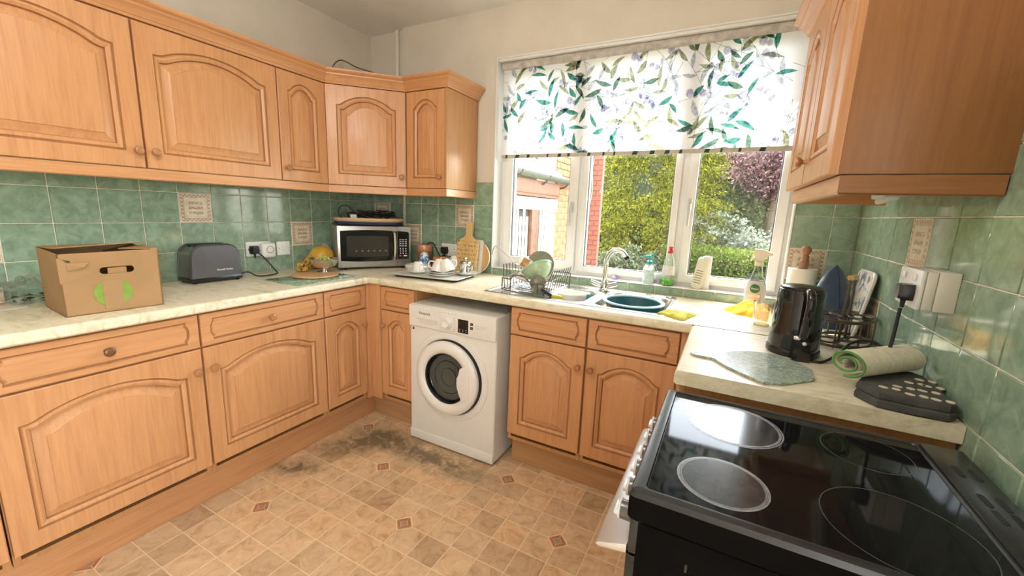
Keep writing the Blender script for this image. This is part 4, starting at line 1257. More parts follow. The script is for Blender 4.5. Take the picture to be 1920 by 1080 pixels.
# front wall (faces the room, +x) with a real oval hand hole, made as a ring of quads
q = MB()
hz0 = .150; hw, hh = .048, .0125; hcy = .012
def hole(n=24):
    p = []
    for i in range(n):
        a = 2*pi*i/n
        x = hw*max(-1, min(1, 1.35*cos(a))) if abs(cos(a)) > .0 else 0
        p.append((hcy + (hw - hh)*(1 if cos(a) > 0 else -1) + hh*cos(a), hz0 + .004 + hh*sin(a)))
    return p
hp = hole(); n = len(hp)
def outer(hp):
    out = []
    for (y, z) in hp:
        dy, dz = y - hcy, z - hz0
        k = 1e9
        for lim, dd in (((bw - hcy) if dy > 0 else (bw + hcy), abs(dy)), ((bh - hz0) if dz > 0 else hz0, abs(dz))):
            if dd > 1e-6: k = min(k, lim/dd)
        out.append((hcy + dy*k, hz0 + dz*k))
    return out
op = outer(hp)
for cy_, cz_ in ((-bw, 0), (bw, 0), (bw, bh), (-bw, bh)):
    i_ = min(range(n), key=lambda i: math.hypot(op[i][0] - cy_, op[i][1] - cz_))
    op[i_] = (cy_, cz_)
fz = lambda y, z: z*(1 + .010*(y/bw)*(z/bh))
f0 = [(0, y, fz(y, z)) for y, z in hp]; f1 = [(0, y, fz(y, z)) for y, z in op]
g0 = [(-th, y, fz(y, z)) for y, z in hp]; g1 = [(-th, y, fz(y, z)) for y, z in op]
q.rings([g0, f0, f1, g1, g0], False, False)
cr = [(-bw, 0), (bw, 0), (bw, bh), (-bw, bh)]
for (y, z) in cr: pass
front = q.obj('front_wall', CARD, t, smooth=0)
MB().rings([[(-.010, hcy - .025, hz0 - .016), (-.010, hcy + .027, hz0 - .016), (-.010, hcy + .027, hz0 + .014), (-.010, hcy - .025, hz0 + .012)], [(-.0045, hcy - .025, hz0 - .016), (-.0045, hcy + .027, hz0 - .016), (-.0045, hcy + .027, hz0 + .014), (-.0045, hcy - .025, hz0 + .012)]], True, True).obj('hole_flap', CARD, front, smooth=0)
q = MB()
hl, hr = fz(-bw, bh), fz(bw, bh)
q.rings([[(0, -bw, 0), (-bd, -bw, 0), (-bd, -bw, hl + .006), (0, -bw, hl)], [(0, -bw + th, 0), (-bd, -bw + th, 0), (-bd, -bw + th, hl + .006), (0, -bw + th, hl)]], True, True); q.obj('end_wall', CARD, t, smooth=0)
q = MB(); q.rings([[(0, bw, 0), (-bd, bw, 0), (-bd, bw, hr), (0, bw, hr)], [(0, bw - th, 0), (-bd, bw - th, 0), (-bd, bw - th, hr), (0, bw - th, hr)]], True, True); q.obj('end_wall', CARD, t, smooth=0)
q = MB(); q.box(-bd, -bd + th, -bw, bw, 0, hr); q.obj('back_wall', CARD, t, smooth=0)
MB().box(-bd, 0, -bw, bw, 0, th).obj('bottom', CARD, t, smooth=0)
def flap(name, pts, tk=.004):
    n_ = (Vector(pts[1]) - Vector(pts[0])).cross(Vector(pts[2]) - Vector(pts[0])).normalized()*tk
    return MB().rings([[tuple(p) for p in pts], [tuple(Vector(p) + n_) for p in pts]], True, True).obj(name, CARD, t, smooth=0)
flap('top_flap', [(0, bw - .02, hr), (0, bw, hr), (-.120, bw - .01, hr + .004), (-.10, bw - .09, hr - .004)])
flap('top_flap', [(-bd, bw, hr), (-bd, -bw, hl + .006), (-.105, -bw + .01, hl + .010), (-.085, bw - .02, hr + .020)])
flap('side_flap', [(0, bw, hr - .004), (-bd, bw, hr - .004), (-bd + .02, bw - .10, hr - .024), (-.02, bw - .10, hr - .016)])
# printed ring with a tape strip over it
q = MB()
for (a0, a1) in ((R(100), R(260)), (R(-80), R(80))):
    k = 16
    pa = [(.0008, -.006 + .054*cos(a0 + (a1 - a0)*i/k), .072 + .050*sin(a0 + (a1 - a0)*i/k)) for i in range(k + 1)]
    q.add(pa, [tuple(range(k + 1))])
q.obj('green_print', plain('green_print', (.22, .34, .05), .7, var=.15), t, smooth=0)
TP = plain('clear_tape', (.40, .25, .125), .22, var=.05)
MB().box(.0002, .0014, -.034, .020, .012, .118).obj('tape', TP, t, smooth=0)
q = MB(); q.rings([[(.0012, -bw - .001, hl - .012), (.0012, -.085, .178), (.0012, -.060, .150), (.0012, -.095, .130), (.0012, -bw - .001, .118)], [(.0002, -bw - .001, hl - .012), (.0002, -.085, .178), (.0002, -.060, .150), (.0002, -.095, .130), (.0002, -bw - .001, .118)]], True, True)
q.obj('tape', TP, t, smooth=0)
q = MB(); q.rings([[(.001, -bw + .02, hl - .035), (.012, -bw + .075, hl - .030), (.014, -bw + .060, hl - .048), (.002, -bw + .022, hl - .060)], [(.003, -bw + .02, hl - .034), (.014, -bw + .075, hl - .029), (.016, -bw + .060, hl - .047), (.004, -bw + .022, hl - .059)]], True, True)
q.obj('torn_flap', CARD, t, smooth=0)
MB().add([(.0012, -bw + .012, hl - .018), (.0012, -bw + .032, hl - .026), (.0012, -bw + .028, hl - .032), (.0012, -bw + .018, hl - .028)], [(0, 1, 2, 3)]).obj('tear', M['ink'], t, smooth=0)
# crumpled clear bag with dark leaves and the paper sheet at the far left
def crumple(name, mat, c, r, seed, sq=(1, 1, .5), amp=.3, n=26, m=16):
    rs = np.random.RandomState(seed); ph = rs.uniform(0, 6.28, (8, 3)); fr = rs.randint(2, 7, (8, 2))
    q = MB(); rings = []
    for j in range(m + 1):
        v = j/m; row = []
        for i in range(n):
            u = i/n
            k = 1 + amp*sum(sin(fr[s][0]*2*pi*u + ph[s][0])*sin(fr[s][1]*pi*v + ph[s][1]) for s in range(8))/3.0
            z = -cos(pi*v)*r*sq[2]*k
            row.append((r*sq[0]*sin(pi*v)*cos(2*pi*u)*k, r*sq[1]*sin(pi*v)*sin(2*pi*u)*k, max(z, -r*sq[2]*.98) + r*sq[2]*.98))
        rings.append(row)
    q.rings(rings, False, False)
    return q.obj(name, mat, None, c, smooth=20)
t = thing('plastic_bag', 'crumpled clear plastic bag with dark greenery behind the cardboard box', 'bag', (.115, -1.855, WT + .004))
o = crumple('film', M['film'], (0, 0, 0), .075, 3, (1.2, 1.1, .62), .35); o.parent = t
q = MB(); rs = random.Random(4)
for i in range(16):
    x, y = rs.uniform(-.045, .055), rs.uniform(-.05, .06); a = rs.uniform(0, 6.28); l = rs.uniform(.018, .035)
    z = rs.uniform(.004, .026)
    q.add([(x, y, z), (x + l*.5*cos(a + .5), y + l*.5*sin(a + .5), z + .008), (x + l*cos(a), y + l*sin(a), z + .002), (x + l*.5*cos(a - .5), y + l*.5*sin(a - .5), z)], [(0, 1, 2, 3)])
q.obj('leaves', plain('dark_green_leaf', (.030, .055, .022), .5, var=.4), t, smooth=0)['kind'] = 'stuff'
tag(MB().prism([(-.10, -.10), (.085, -.07), (.10, .05), (.02, .085), (-.09, .06)], 0, .002).obj('paper', plain('off_white_paper', (.68, .63, .54), .8, var=.04), None, (.105, -1.945, WT + .0003), (0, 0, .2), smooth=0), 'off-white sheet of paper at the far left end of the worktop', 'paper')
t = thing('card_packet', 'small upright cream packet cut off by the left edge, standing on the paper', 'packet', (.06, -1.952, WT + .0028))
MB().box(-.02, .02, -.05, .045, .0015, .062, .003).obj('wrapper', plain('cream_packet', (.66, .57, .44), .6, var=.05), t)
MB().box(-.0203, .0203, -.0503, .0453, 0, .006, .001).obj('brown_base', plain('orange_band', (.50, .22, .06), .6), t)

# ---------------------------------------------------------------- fruit corner
t = thing('glass_worktop_saver', 'green patterned glass board lying flat left of the microwave', 'board', (.405, -.835, WT), R(90))
def saver_mat():
    m, nt, b = new_mat('green_leaf_glass')
    n = noise(nt, coords(nt), 38, 4, .6, 1.5)
    r = ramp(nt, n.outputs[0], [(.36, (.10, .25, .15)), (.50, (.24, .42, .28)), (.60, (.55, .64, .48))])
    nt.links.new(r.outputs[0], b.inputs['Base Color']); b.inputs['Roughness'].default_value = .12
    return m
SAV = saver_mat()
MB().prism(rr(-.20, .20, -.14, .14, .014), .0006, .0045, .001).obj('plate', SAV, t)
for sx in (-.18, .18):
    for sy in (-.12, .12): MB().cyl(.006, 0, .0012, 10, (sx, sy)).obj('foot', M['white_plastic'], t)
WB = wood('pale_round_board', (.60, .38, .19), 0, .5, .12)
t = thing('round_board', 'round pale wooden chopping board under the fruit bowl', 'board', (.362, -.790, WT + .005))
MB().lathe([(0, 0), (.118, 0), (.126, .004), (.127, .010), (.122, .014), (.100, .0142), (0, .0142)], 56).obj('disc', WB, t)
t = thing('fruit_bowl', 'shiny steel footed bowl of grapes on the round wooden board', 'bowl', (.345, -.715, WT + .0194))
MB().lathe([(0, .003), (.030, .002), (.040, 0), (.042, .003), (.030, .008), (.020, .014), (.022, .020), (.045, .026), (.066, .040), (.078, .060), (.083, .078), (.085, .079), (.083, .080), (.075, .062), (.062, .043), (.04, .030), (0, .027)], 48).obj('bowl', plain('polished_steel_bowl', (.74, .74, .73), .16, 1.0, var=.02), t)
GR = plain('green_grape', (.38, .42, .10), .25, var=.15, vscale=15)
gm = MB().sphere((0, 0, 0), .0115, 14, 10, (1, 1, 1.12)).mesh('grape', [GR], 60)
rs = random.Random(12); cnt = 0
for lay, (rad, k, z) in enumerate(((.046, 13, .064), (.028, 8, .077), (.010, 3, .088))):
    for i in range(k):
        a = 2*pi*i/k + lay*.4
        o = link('grape', gm, None, (.345 + rad*cos(a) + rs.uniform(-.003, .003), -.715 + rad*sin(a) + rs.uniform(-.003, .003), WT + .0194 + z + rs.uniform(-.003, .003)), (rs.uniform(0, 3), rs.uniform(0, 3), 0))
        tag(o, 'pale green grape heaped in the steel footed bowl', 'grape', 'grapes in the steel bowl')
t = thing('melon', 'yellow honeydew melon leaning in the corner behind the fruit bowl', 'melon', (.118, -.556, WT))
def melon_mat():
    m, nt, b = new_mat('yellow_melon_skin')
    n = noise(nt, coords(nt, (1, 1, .4)), 30, 5, .6)
    r = ramp(nt, n.outputs[0], [(.3, (.58, .30, .03)), (.6, (.76, .45, .06))])
    nt.links.new(r.outputs[0], b.inputs['Base Color']); b.inputs['Roughness'].default_value = .38; add_bump(nt, b, n.outputs[0], .15, .003)
    return m
MM_ = melon_mat()
MB().tr(TRN(0, 0, .074), ROT(.5, 'X')).sphere((0, 0, 0), .075, 32, 20, (1, 1.12, 1)).obj('flesh_skin', MM_, t)
MB().tr(TRN(0, 0, .074), ROT(.5, 'X')).tube([(0, .080, 0), (.002, .092, .003)], [.006, .004], 8).obj('stalk', plain('dry_stalk', (.3, .2, .08), .8), t)
o = tag(MB().tr(ROT(.25, 'Y')).lathe([(0, 0), (.066, 0), (.068, .003), (.066, .006), (0, .006)], 40).obj('saucer', M['china'], None, (.040, -.478, WT + .085), (0, R(80), R(14))), 'white saucer standing on edge against the tiles behind the melon', 'saucer')
t = thing('banana_bunch', 'bunch of small spotty ripe bananas beside the melon', 'bananas', (.165, -.735, WT))
t.scale = (1.4, 1.4, 1.4)
def ban_mat():
    m, nt, b = new_mat('spotted_banana_skin')
    n = noise(nt, coords(nt, rnd=True), 75, 4, .6)
    r = ramp(nt, n.outputs[0], [(.38, (.07, .03, .012)), (.50, (.50, .30, .05)), (.7, (.66, .43, .09))])
    nt.links.new(r.outputs[0], b.inputs['Base Color']); b.inputs['Roughness'].default_value = .5
    return m
BAN = ban_mat()
for i in range(6):
    a = -.9 + i*.33; q = MB(); up = .010 + .011*(i % 3)
    pts = [(0, .055, .048), (.012*cos(a), .04, .046 + up*.3), (.030*cos(a) + .01, .005 + .01*sin(a), .035 + up), (.045*cos(a) + .01, -.040 + .012*sin(a), .020 + up), (.040*cos(a) + .005, -.075, .018 + up*.8)]
    P_ = crom(pts, 5); k = len(P_)
    rad = [.0045 + .0105*sin(pi*min(1, max(0, (j/k - .06)/.94))**.7)**.6 for j in range(k)]; rad[-1] = .003
    q.tube(P_, rad, 10); q.obj('banana', BAN, t, (.0, 0, -.004), (0, 0, .3))
MB().tube([(0, .050, .044), (.004, .070, .052)], [.010, .008], 8).obj('stem', plain('banana_stem', (.12, .08, .03), .7), t, (0, 0, -.004), (0, 0, .3))

# ---------------------------------------------------------------- window wall worktop: canister, packet, tray of crockery, chopping boards
t = thing('canister', 'tall copper coloured canister with a lid, standing right of the microwave', 'canister', (.572, -.062, WT))
COP = plain('copper_tin', (.42, .19, .10), .34, .35, var=.08)
MB().lathe([(0, 0), (.050, 0), (.052, .003), (.052, .130), (.050, .131), (0, .131)], 40).obj('body', COP, t)
MB().lathe([(.0535, .120), (.0545, .122), (.0545, .160), (.052, .164), (.02, .165), (0, .165)], 40).obj('lid', plain('copper_lid', (.55, .27, .17), .3, .3, var=.05), t)
t = thing('bottle', 'small bottle with a blue and white label in front of the copper canister', 'bottle', (.632, -.135, WT))
MB().lathe([(0, 0), (.036, 0), (.038, .004), (.038, .060), (.034, .082), (.024, .108), (.016, .120), (0, .122)], 32).obj('body', plain('white_bottle', (.70, .72, .74), .3, var=.03), t)
def bl_mat():
    m, nt, b = new_mat('blue_white_label')
    n = noise(nt, coords(nt, (1, 1, 1)), 55, 2, .5)
    r = ramp(nt, n.outputs[0], [(.40, (.04, .11, .30)), (.50, (.16, .36, .60)), (.57, (.78, .80, .82))])
    nt.links.new(r.outputs[0], b.inputs['Base Color']); b.inputs['Roughness'].default_value = .35
    return m
MB().lathe([(.0384, .006), (.0386, .008), (.0386, .058), (.0346, .081), (.026, .104), (.0255, .104)], 32).obj('label', bl_mat(), t)
t = thing('biscuit_packet', 'orange checked packet with an upright front below the black plug', 'packet', (.752, -.088, WT))
def chk():
    m, nt, b = new_mat('orange_checked_wrapper')
    c = N(nt, 'ShaderNodeTexChecker', Scale=110.0); c.inputs['Color1'].default_value = (.62, .21, .03, 1); c.inputs['Color2'].default_value = (.66, .34, .09, 1)
    cc = coords(nt); nt.links.new(cc.outputs[0], c.inputs['Vector']); nt.links.new(c.outputs[0], b.inputs['Base Color']); b.inputs['Roughness'].default_value = .35
    return m
MB().box(-.070, .050, -.022, .022, .040, .092, .008).obj('wrapper', chk(), t)
MB().box(-.0705, .0505, -.0225, .0225, .0, .041, .006).obj('lower_wrapper', plain('gold_wrapper', (.62, .44, .15), .35, var=.2, vscale=30), t)
MB().box(-.002, .008, -.0232, .0232, .002, .0935, .001).obj('white_band', M['white_plastic'], t)
t = thing('egg_shaped_jar', 'white rounded jar standing between the orange packet and chopping boards', 'jar', (.838, -.075, WT))
MB().lathe([(0, 0), (.024, 0), (.034, .02), (.037, .05), (.031, .085), (.018, .108), (0, .115)], 32).obj('body', M['china'], t)
t = thing('white_dish', 'white lidded dish behind the crockery tray, beside the microwave', 'dish', (.660, -.235, WT))
MB().lathe([(0, 0), (.055, 0), (.075, .012), (.085, .035), (.087, .036), (.085, .040), (0, .040)], 40).obj('dish', M['china'], t)
MB().lathe([(.086, .040), (.084, .046), (.05, .056), (.012, .060), (.010, .068), (0, .070)], 40).obj('lid', M['china'], t)
tr_ = thing('serving_tray', 'pale rectangular tray with a dark underside holding upturned crockery', 'tray', (.880, -.332, WT), R(7))
t_lift = .008
MB().rings([[(a, b, .0) for a, b in rr(-.205, .205, -.125, .125, .02)], [(a, b, .010) for a, b in rr(-.215, .215, -.135, .135, .025)], [(a, b, .0155) for a, b in rr(-.228, .228, -.148, .148, .03)]], True, False).obj('underside', plain('dark_brown_underside', (.05, .035, .02), .5), tr_)
MB().rings([[(a, b, .0157) for a, b in rr(-.228, .228, -.148, .148, .03)], [(a, b, .0180) for a, b in rr(-.227, .227, -.147, .147, .03)], [(a, b, .0140) for a, b in rr(-.212, .212, -.132, .132, .022)], [(a, b, .0133) for a, b in rr(-.206, .206, -.126, .126, .02)]], False, True).obj('tray_top', plain('pale_printed_tray', (.72, .73, .64), .25, var=.06, vscale=25), tr_)
bpy.context.view_layer.update()
def saucer(label, x, y, r, z=WT + .0135, g=None):
    t = thing('saucer', label, 'saucer', (x, y, z), 0, g)
    MB().lathe([(0, .002), (r*.5, .001), (r*.55, 0), (r*.6, .003), (r*.85, .010), (r, .0165), (r*1.0, .0180), (r*.85, .0125), (r*.6, .0062), (0, .005)], 44).obj('dish', M['china'], t)
    return t
CUPP = [(0, .070), (.022, .070), (.026, .066), (.034, .050), (.039, .025), (.041, .002), (.0415, 0), (.040, 0), (.037, .025), (.031, .050), (.020, .064), (0, .065)]
def cup(label, x, y, z, s=1.0, rot=None, hand=0.0):
    t = thing('cup', label, 'cup', (x, y, z), 0, None, rot or (0, 0, hand))
    MB().lathe([(a*s, b*s) for a, b in CUPP], 40).obj('bowl', M['china'], t)
    MB().tube(crom([(.034*s, 0, .052*s), (.056*s, 0, .050*s), (.062*s, 0, .032*s), (.052*s, 0, .016*s), (.038*s, 0, .016*s)], 5), .0038*s, 8).obj('handle', M['china'], t)
    return t
saucer('white saucer at the microwave end of the tray, under the single upturned cup', .762, -.352, .074)
saucer('white lower saucer of the stacked pair at the front of the tray', .945, -.356, .074)
saucer('white upper saucer of the stacked pair, under two leaning cups', .945, -.356, .076, WT + .0135 + .0125)
saucer('white saucer at the window end of the tray, under the steel pot', 1.035, -.215, .074)
cup('white upturned cup alone on the saucer nearest the microwave', .762, -.352, WT + .0200, .95, None, -.3)
cup('white cup tipped against another, left of the leaning pair on the tray', .925, -.360, WT + .037, 1.12, (R(14), R(-8), R(200)))
cup('white cup tipped against another, right of the leaning pair on the tray', .992, -.345, WT + .044, 1.10, (R(-6), R(-24), R(20)))
t = thing('milk_pot', 'small steel lidded pot on the saucer at the window end of the tray', 'pot', (1.028, -.215, WT + .0202), R(-15))
MB().lathe([(0, 0), (.036, 0), (.039, .004), (.037, .040), (.034, .066), (.036, .070), (.034, .072), (0, .071)], 36).obj('body', M['chrome'], t)
MB().lathe([(.036, .072), (.034, .078), (.015, .086), (.004, .088), (.004, .093), (.009, .096), (.007, .102), (0, .104)], 32).obj('lid', M['chrome'], t)
MB().tube(crom([(.034, 0, .062), (.058, 0, .066), (.066, 0, .045), (.056, 0, .020), (.037, 0, .014)], 5), .004, 8).obj('handle', M['chrome'], t)
MB().tube(crom([(-.034, 0, .045), (-.046, 0, .055), (-.054, 0, .066)], 4), [.009]*4 + [.008, .007, .006, .005, .005], 8).obj('spout', M['chrome'], t) if False else MB().tube([(-.032, 0, .045), (-.044, 0, .055), (-.053, 0, .066)], [.010, .008, .005], 10).obj('spout', M['chrome'], t)

def engraved():
    m, nt, b = new_mat('engraved_board_face')
    c = coords(nt, (26, 1, 1.4)); n = noise(nt, c, 1.6, 6, .6, .5)
    r = ramp(nt, n.outputs[0], [(.3, (.58, .36, .13)), (.6, (.74, .50, .22))])
    c2 = coords(nt, (1, 1, 1.0)); n2 = noise(nt, c2, 130, 2, .5, .8)
    tc = nt.nodes.new('ShaderNodeTexCoord'); sp = nt.nodes.new('ShaderNodeSeparateXYZ'); nt.links.new(tc.outputs['Object'], sp.inputs[0])
    w = N(nt, 'ShaderNodeMath', operation='MULTIPLY'); w.inputs[1].default_value = 215.0; nt.links.new(sp.outputs['Z'], w.inputs[0])
    s = N(nt, 'ShaderNodeMath', operation='SINE'); nt.links.new(w.outputs[0], s.inputs[0])
    g = N(nt, 'ShaderNodeMath', operation='GREATER_THAN'); g.inputs[1].default_value = .25; nt.links.new(s.outputs[0], g.inputs[0])
    l = N(nt, 'ShaderNodeMath', operation='GREATER_THAN'); l.inputs[1].default_value = .56; nt.links.new(n2.outputs[0], l.inputs[0])
    k = N(nt, 'ShaderNodeMath', operation='MULTIPLY'); nt.links.new(g.outputs[0], k.inputs[0]); nt.links.new(l.outputs[0], k.inputs[1])
    lim = N(nt, 'ShaderNodeMath', operation='LESS_THAN'); lim.inputs[1].default_value = .215; nt.links.new(sp.outputs['Z'], lim.inputs[0])
    k2 = N(nt, 'ShaderNodeMath', operation='MULTIPLY'); nt.links.new(k.outputs[0], k2.inputs[0]); nt.links.new(lim.outputs[0], k2.inputs[1])
    mx = N(nt, 'ShaderNodeMix', data_type='RGBA'); mx.inputs[7].default_value = (.20, .09, .03, 1)
    nt.links.new(k2.outputs[0], mx.inputs[0]); nt.links.new(r.outputs[0], mx.inputs[6]); nt.links.new(mx.outputs[2], b.inputs['Base Color'])
    b.inputs['Roughness'].default_value = .5
    return m
def paddle(hw, h, sh, nw, top):
    pts = [(-hw + .006, 0), (hw - .006, 0), (hw, .006), (hw, h - .012)]
    pts += [(p[0], p[1]) for p in [tuple(v)[:2] for v in bez((hw, h, 0), (hw*.92, h + sh*.35, 0), (nw*1.1, h + sh*.5, 0), (nw, h + sh, 0), 8)]]
    for i in range(9):
        a = pi*i/8; pts.append((nw*1.12*cos(a), top - nw + nw*sin(a)))
    pts += [(-x, y) for x, y in reversed(pts[2:-9])]
    return pts
t = thing('chopping_board', 'wooden paddle chopping board with engraved writing, leaning on the tiles', 'board', (.938, -.085, WT + .001), 0, None, (R(-9), 0, 0))
q = MB(); flat_xz(q, paddle(.083, .205, .055, .022, .345), -.008, .008); q.obj('board', engraved(), t, smooth=30)
t = thing('chopping_board', 'thin white chopping board standing between the engraved paddle and round board', 'board', (.962, -.055, WT + .001), 0, None, (R(-8), 0, 0))
q = MB(); flat_xz(q, rr(-.080, .080, 0, .225, .015), -.004, .004); q.obj('board', plain('white_board', (.78, .76, .71), .4, var=.02), t, smooth=30)
t = thing('chopping_board', 'round wooden board with a pale rim leaning at the back of the boards', 'board', (.985, -.030, WT + .109), 0, None, (R(-5), 0, 0))
q = MB().tr(ROT(pi/2, 'X')); q.lathe([(0, -.006), (.100, -.006), (.108, -.003), (.108, .003), (.100, .006), (0, .006)], 56); q.obj('board', wood('honey_round_board', (.62, .36, .12), 2, .45, .12), t)
q = MB().tr(ROT(pi/2, 'X')); q.lathe([(.107, -.0045), (.1095, -.0035), (.1095, .0035), (.107, .0045)], 56); q.obj('rim', M['white_plastic'], t)
# wire oddment on top of the corner unit
t = thing('wire_rack', 'thin bent wire rack lying on top of the corner wall cupboard', 'rack', (.30, -.36, 2.040))
t.scale = (1, 1, 1.38)
MB().tube(crom([(-.22, -.05, .055), (-.17, -.06, .125), (-.10, -.05, .150), (.0, -.02, .118), (.10, .03, .095), (.16, .06, .060)], 5), .0030, 6).obj('long_wire', M['wire'], t)
for i in range(4): MB().tube([(-.150 + i*.018, -.055 + i*.004, .135 + .003*i), (-.135 + i*.018, -.05, .09), (-.13 + i*.018, -.045, .0024)], .0018, 6).obj('short_wire', M['steel'], t)
MB().tube([(-.22, -.05, .055), (-.22, -.05, .0024), (.16, .06, .0024), (.16, .06, .060)], .0024, 6).obj('foot_wire', M['steel'], t)

# ---------------------------------------------------------------- sink, tap, bowls, dish rack
def smin(a, b, k): 
    h = max(0, min(1, .5 + .5*(b - a)/k)); return b + (a - b)*h - k*h*(1 - h)
def sdrr(x, y, cx, cy, hx, hy, r):
    qx, qy = abs(x - cx) - hx + r, abs(y - cy) - hy + r
    return math.hypot(max(qx, 0), max(qy, 0)) + min(max(qx, qy), 0) - r
def sstep(a, b, x):
    t = max(0, min(1, (x - a)/(b - a))); return t*t*(3 - 2*t)
def sink_z(x, y):
    e = sdrr(x, y, (SX0 + SX1)/2, (SY0 + SY1)/2, (SX1 - SX0)/2, (SY1 - SY0)/2, .02)
    z = .0035*sstep(0, -.006, e) - .0045*sstep(-.012, -.030, e)
    d1 = sdrr(x, y, 2.098, -.290, .165, .195, .075)
    z -= .135*sstep(.004, -.040, d1)
    d2 = sdrr(x, y, 1.790, -.310, .088, .155, .05)
    z -= .085*sstep(.004, -.034, d2)
    if x < 1.68 and e < -.03:
        z += .0016*sin((y + .5)*2*pi/.036)*sstep(1.68, 1.64, x)*sstep(-.03, -.05, e)
    return z
t = thing('sink', 'stainless steel one and a half bowl inset sink with ridged drainer', 'sink', (SX0, SY1, WT))
nu, nv = 190, 104
q = MB(); q.grid(lambda u, v: ((SX1 - SX0)*u, (SY0 - SY1)*v, .0005 + sink_z(SX0 + (SX1 - SX0)*u, SY1 + (SY0 - SY1)*v)), nu, nv)
q.obj('steel_basin', M['steel'], t, smooth=60)
MB().lathe([(.032, .004), (.034, .006), (.022, .004), (0, .002)], 28, (2.098 - SX0, -.30 - SY1, -.1365)).obj('waste', M['chrome'], t)
MB().lathe([(.024, .004), (.026, .006), (.016, .004), (0, .002)], 24, (1.790 - SX0, -.31 - SY1, -.0885)).obj('waste', M['chrome'], t)
t = thing('mixer_tap', 'chrome swan-neck mixer tap with two lever handles behind the sink', 'tap', (1.890, -.100, WT + .0005))
MB().lathe([(0, 0), (.030, 0), (.031, .006), (.024, .012), (.022, .045), (.018, .055), (0, .056)], 28).obj('base', M['chrome'], t)
dx, dy = .955, .29
arc = [(0, 0, .05), (0, 0, .12)] + [(.058*(1 - cos(a))*dx*1.02, .058*(1 - cos(a))*dy - .02*sin(a/2), .155 + .078*sin(a)) for a in [pi*i/14*.80 for i in range(15)]]
MB().tube(crom(arc, 3), .0135, 14).obj('spout', M['chrome'], t)
ex, ey, ez = arc[-1]
MB().tube([(ex, ey, ez), (ex + .010, ey + .003, ez - .014)], .015, 14).obj('nozzle', M['black'], t)
for s, lb in ((-1, 0), (1, 0)):
    h = MB(); h.tube([(s*.015, 0, .030), (s*.040, -.005, .036)], .012, 12)
    h.tube([(s*.040, -.005, .036), (s*.075, -.018, .050)], [.014, .011], 12)
    h.obj('lever', M['chrome'], t)
BL = plain('teal_plastic_rim', (.40, .64, .69), .35, var=.05); BLI = plain('dark_teal_plastic', (.02, .11, .13), .35, var=.15)
t = thing('washing_up_bowl', 'round dark teal washing up bowl with pale blue rim in the main sink', 'bowl', (2.098, -.318, WT - .132))
bo = MB().lathe([(0, 0), (.105, 0), (.110, .004), (.136, .136), (.139, .140), (.140, .132)], 56).obj('outside', BLI, t)
MB().lathe([(0, .006), (.100, .006), (.106, .012), (.131, .136)], 56).obj('inside', plain('teal_plastic_inside', (.022, .11, .135), .3, var=.1), t)
MB().lathe([(.130, .135), (.132, .142), (.139, .144), (.147, .141), (.148, .136), (.141, .134)], 56).obj('rim', BL, t)
t = thing('basin', 'white bowl sitting in the small half sink with a teal piece beside it', 'bowl', (1.785, -.335, WT - .080))
MB().lathe([(0, .002), (.045, .0), (.050, .004), (.072, .060), (.078, .092), (.080, .093), (.075, .090), (.068, .060), (.046, .010), (0, .008)], 40).obj('bowl', M['china'], t)
t = thing('scouring_pad', 'teal scouring pad poking up at the edge of the half sink', 'pad', (1.845, -.245, WT - .030), .5, None, (R(55), 0, .6))
MB().prism(rr(-.035, .035, -.022, .022, .008), 0, .012, .003).obj('pad', plain('teal_pad', (.03, .22, .22), .8, bump=.3, bscale=200), t)
t = thing('scrubbing_brush', 'yellow and black handled brush leaning out of the half sink', 'brush', (1.715, -.455, WT + .007))
MB().tube([(0, 0, .0), (-.030, -.012, .022), (-.050, -.020, .032)], [.010, .008, .007], 10).obj('grip', M['black_matt'], t)
MB().tube([(.0, 0, 0), (.030, .03, -.006), (.055, .065, -.030)], [.009, .010, .008], 10).obj('handle', plain('yellow_handle', (.62, .55, .06), .4), t)

rk = thing('dish_rack', 'silver wire dish rack on the sink drainer', 'rack', (1.555, -.285, WT))
WIRE = M['wire']
rx0, rx1, ry0, ry1 = -.118, .125, -.185, .185
fl = .0045
def loop(z, x0=rx0, x1=rx1, y0=ry0, y1=ry1): return [(x0, y0, z), (x1, y0, z), (x1, y1, z), (x0, y1, z)]
MB().tube(crom(loop(.014), 4, True), .0026, 6, True).obj('base_wire', WIRE, rk)
for i in range(12):
    y = ry0 + .02 + (ry1 - ry0 - .04)*i/11
    MB().tube([(rx0, y, .014), (rx1, y, .014)], .0021, 6).obj('floor_wire', WIRE, rk)
MB().tube(crom([(rx0, ry0, .072), (rx0 + .05, ry0 - .002, .070), (rx0 + .07, ry0 - .002, .092), (rx0 + .13, ry0 - .002, .088), (rx0 + .17, ry0 - .002, .062), (rx1, ry0, .062)], 6), .0034, 6).obj('front_rail', WIRE, rk)
MB().tube([(rx0, ry0, .072), (rx0 - .004, ry1, .080)], .0026, 6).obj('end_rail', WIRE, rk)
MB().tube([(rx1, ry0, .062), (rx1 + .004, ry1, .080)], .0026, 6).obj('end_rail', WIRE, rk)
MB().tube([(rx0 - .004, ry1, .080), (rx1 + .004, ry1, .080)], .0026, 6).obj('back_rail', WIRE, rk)
for (x, y, z) in ((rx0, ry0, .072), (rx1, ry0, .062), (rx0 - .004, ry1, .08), (rx1 + .004, ry1, .08), (rx1 - .035, ry0 - .001, .062), (rx0 + .05, ry0, .070)):
    MB().tube([(x, y, fl), (x, y, z)], .0032, 6).obj('leg', WIRE, rk)
for i in range(9):
    y = ry0 + .03 + .035*i
    MB().tube([(rx0, y, .014), (rx0 - .008, y, .075), (rx0 - .014, y + .004, .140)], .0024, 6).obj('upright_wire', WIRE, rk)
    MB().tube([(rx1, y, .014), (rx1 + .012, y, .075), (rx1 + .028, y + .004, .126)], .0024, 6).obj('upright_wire', WIRE, rk)
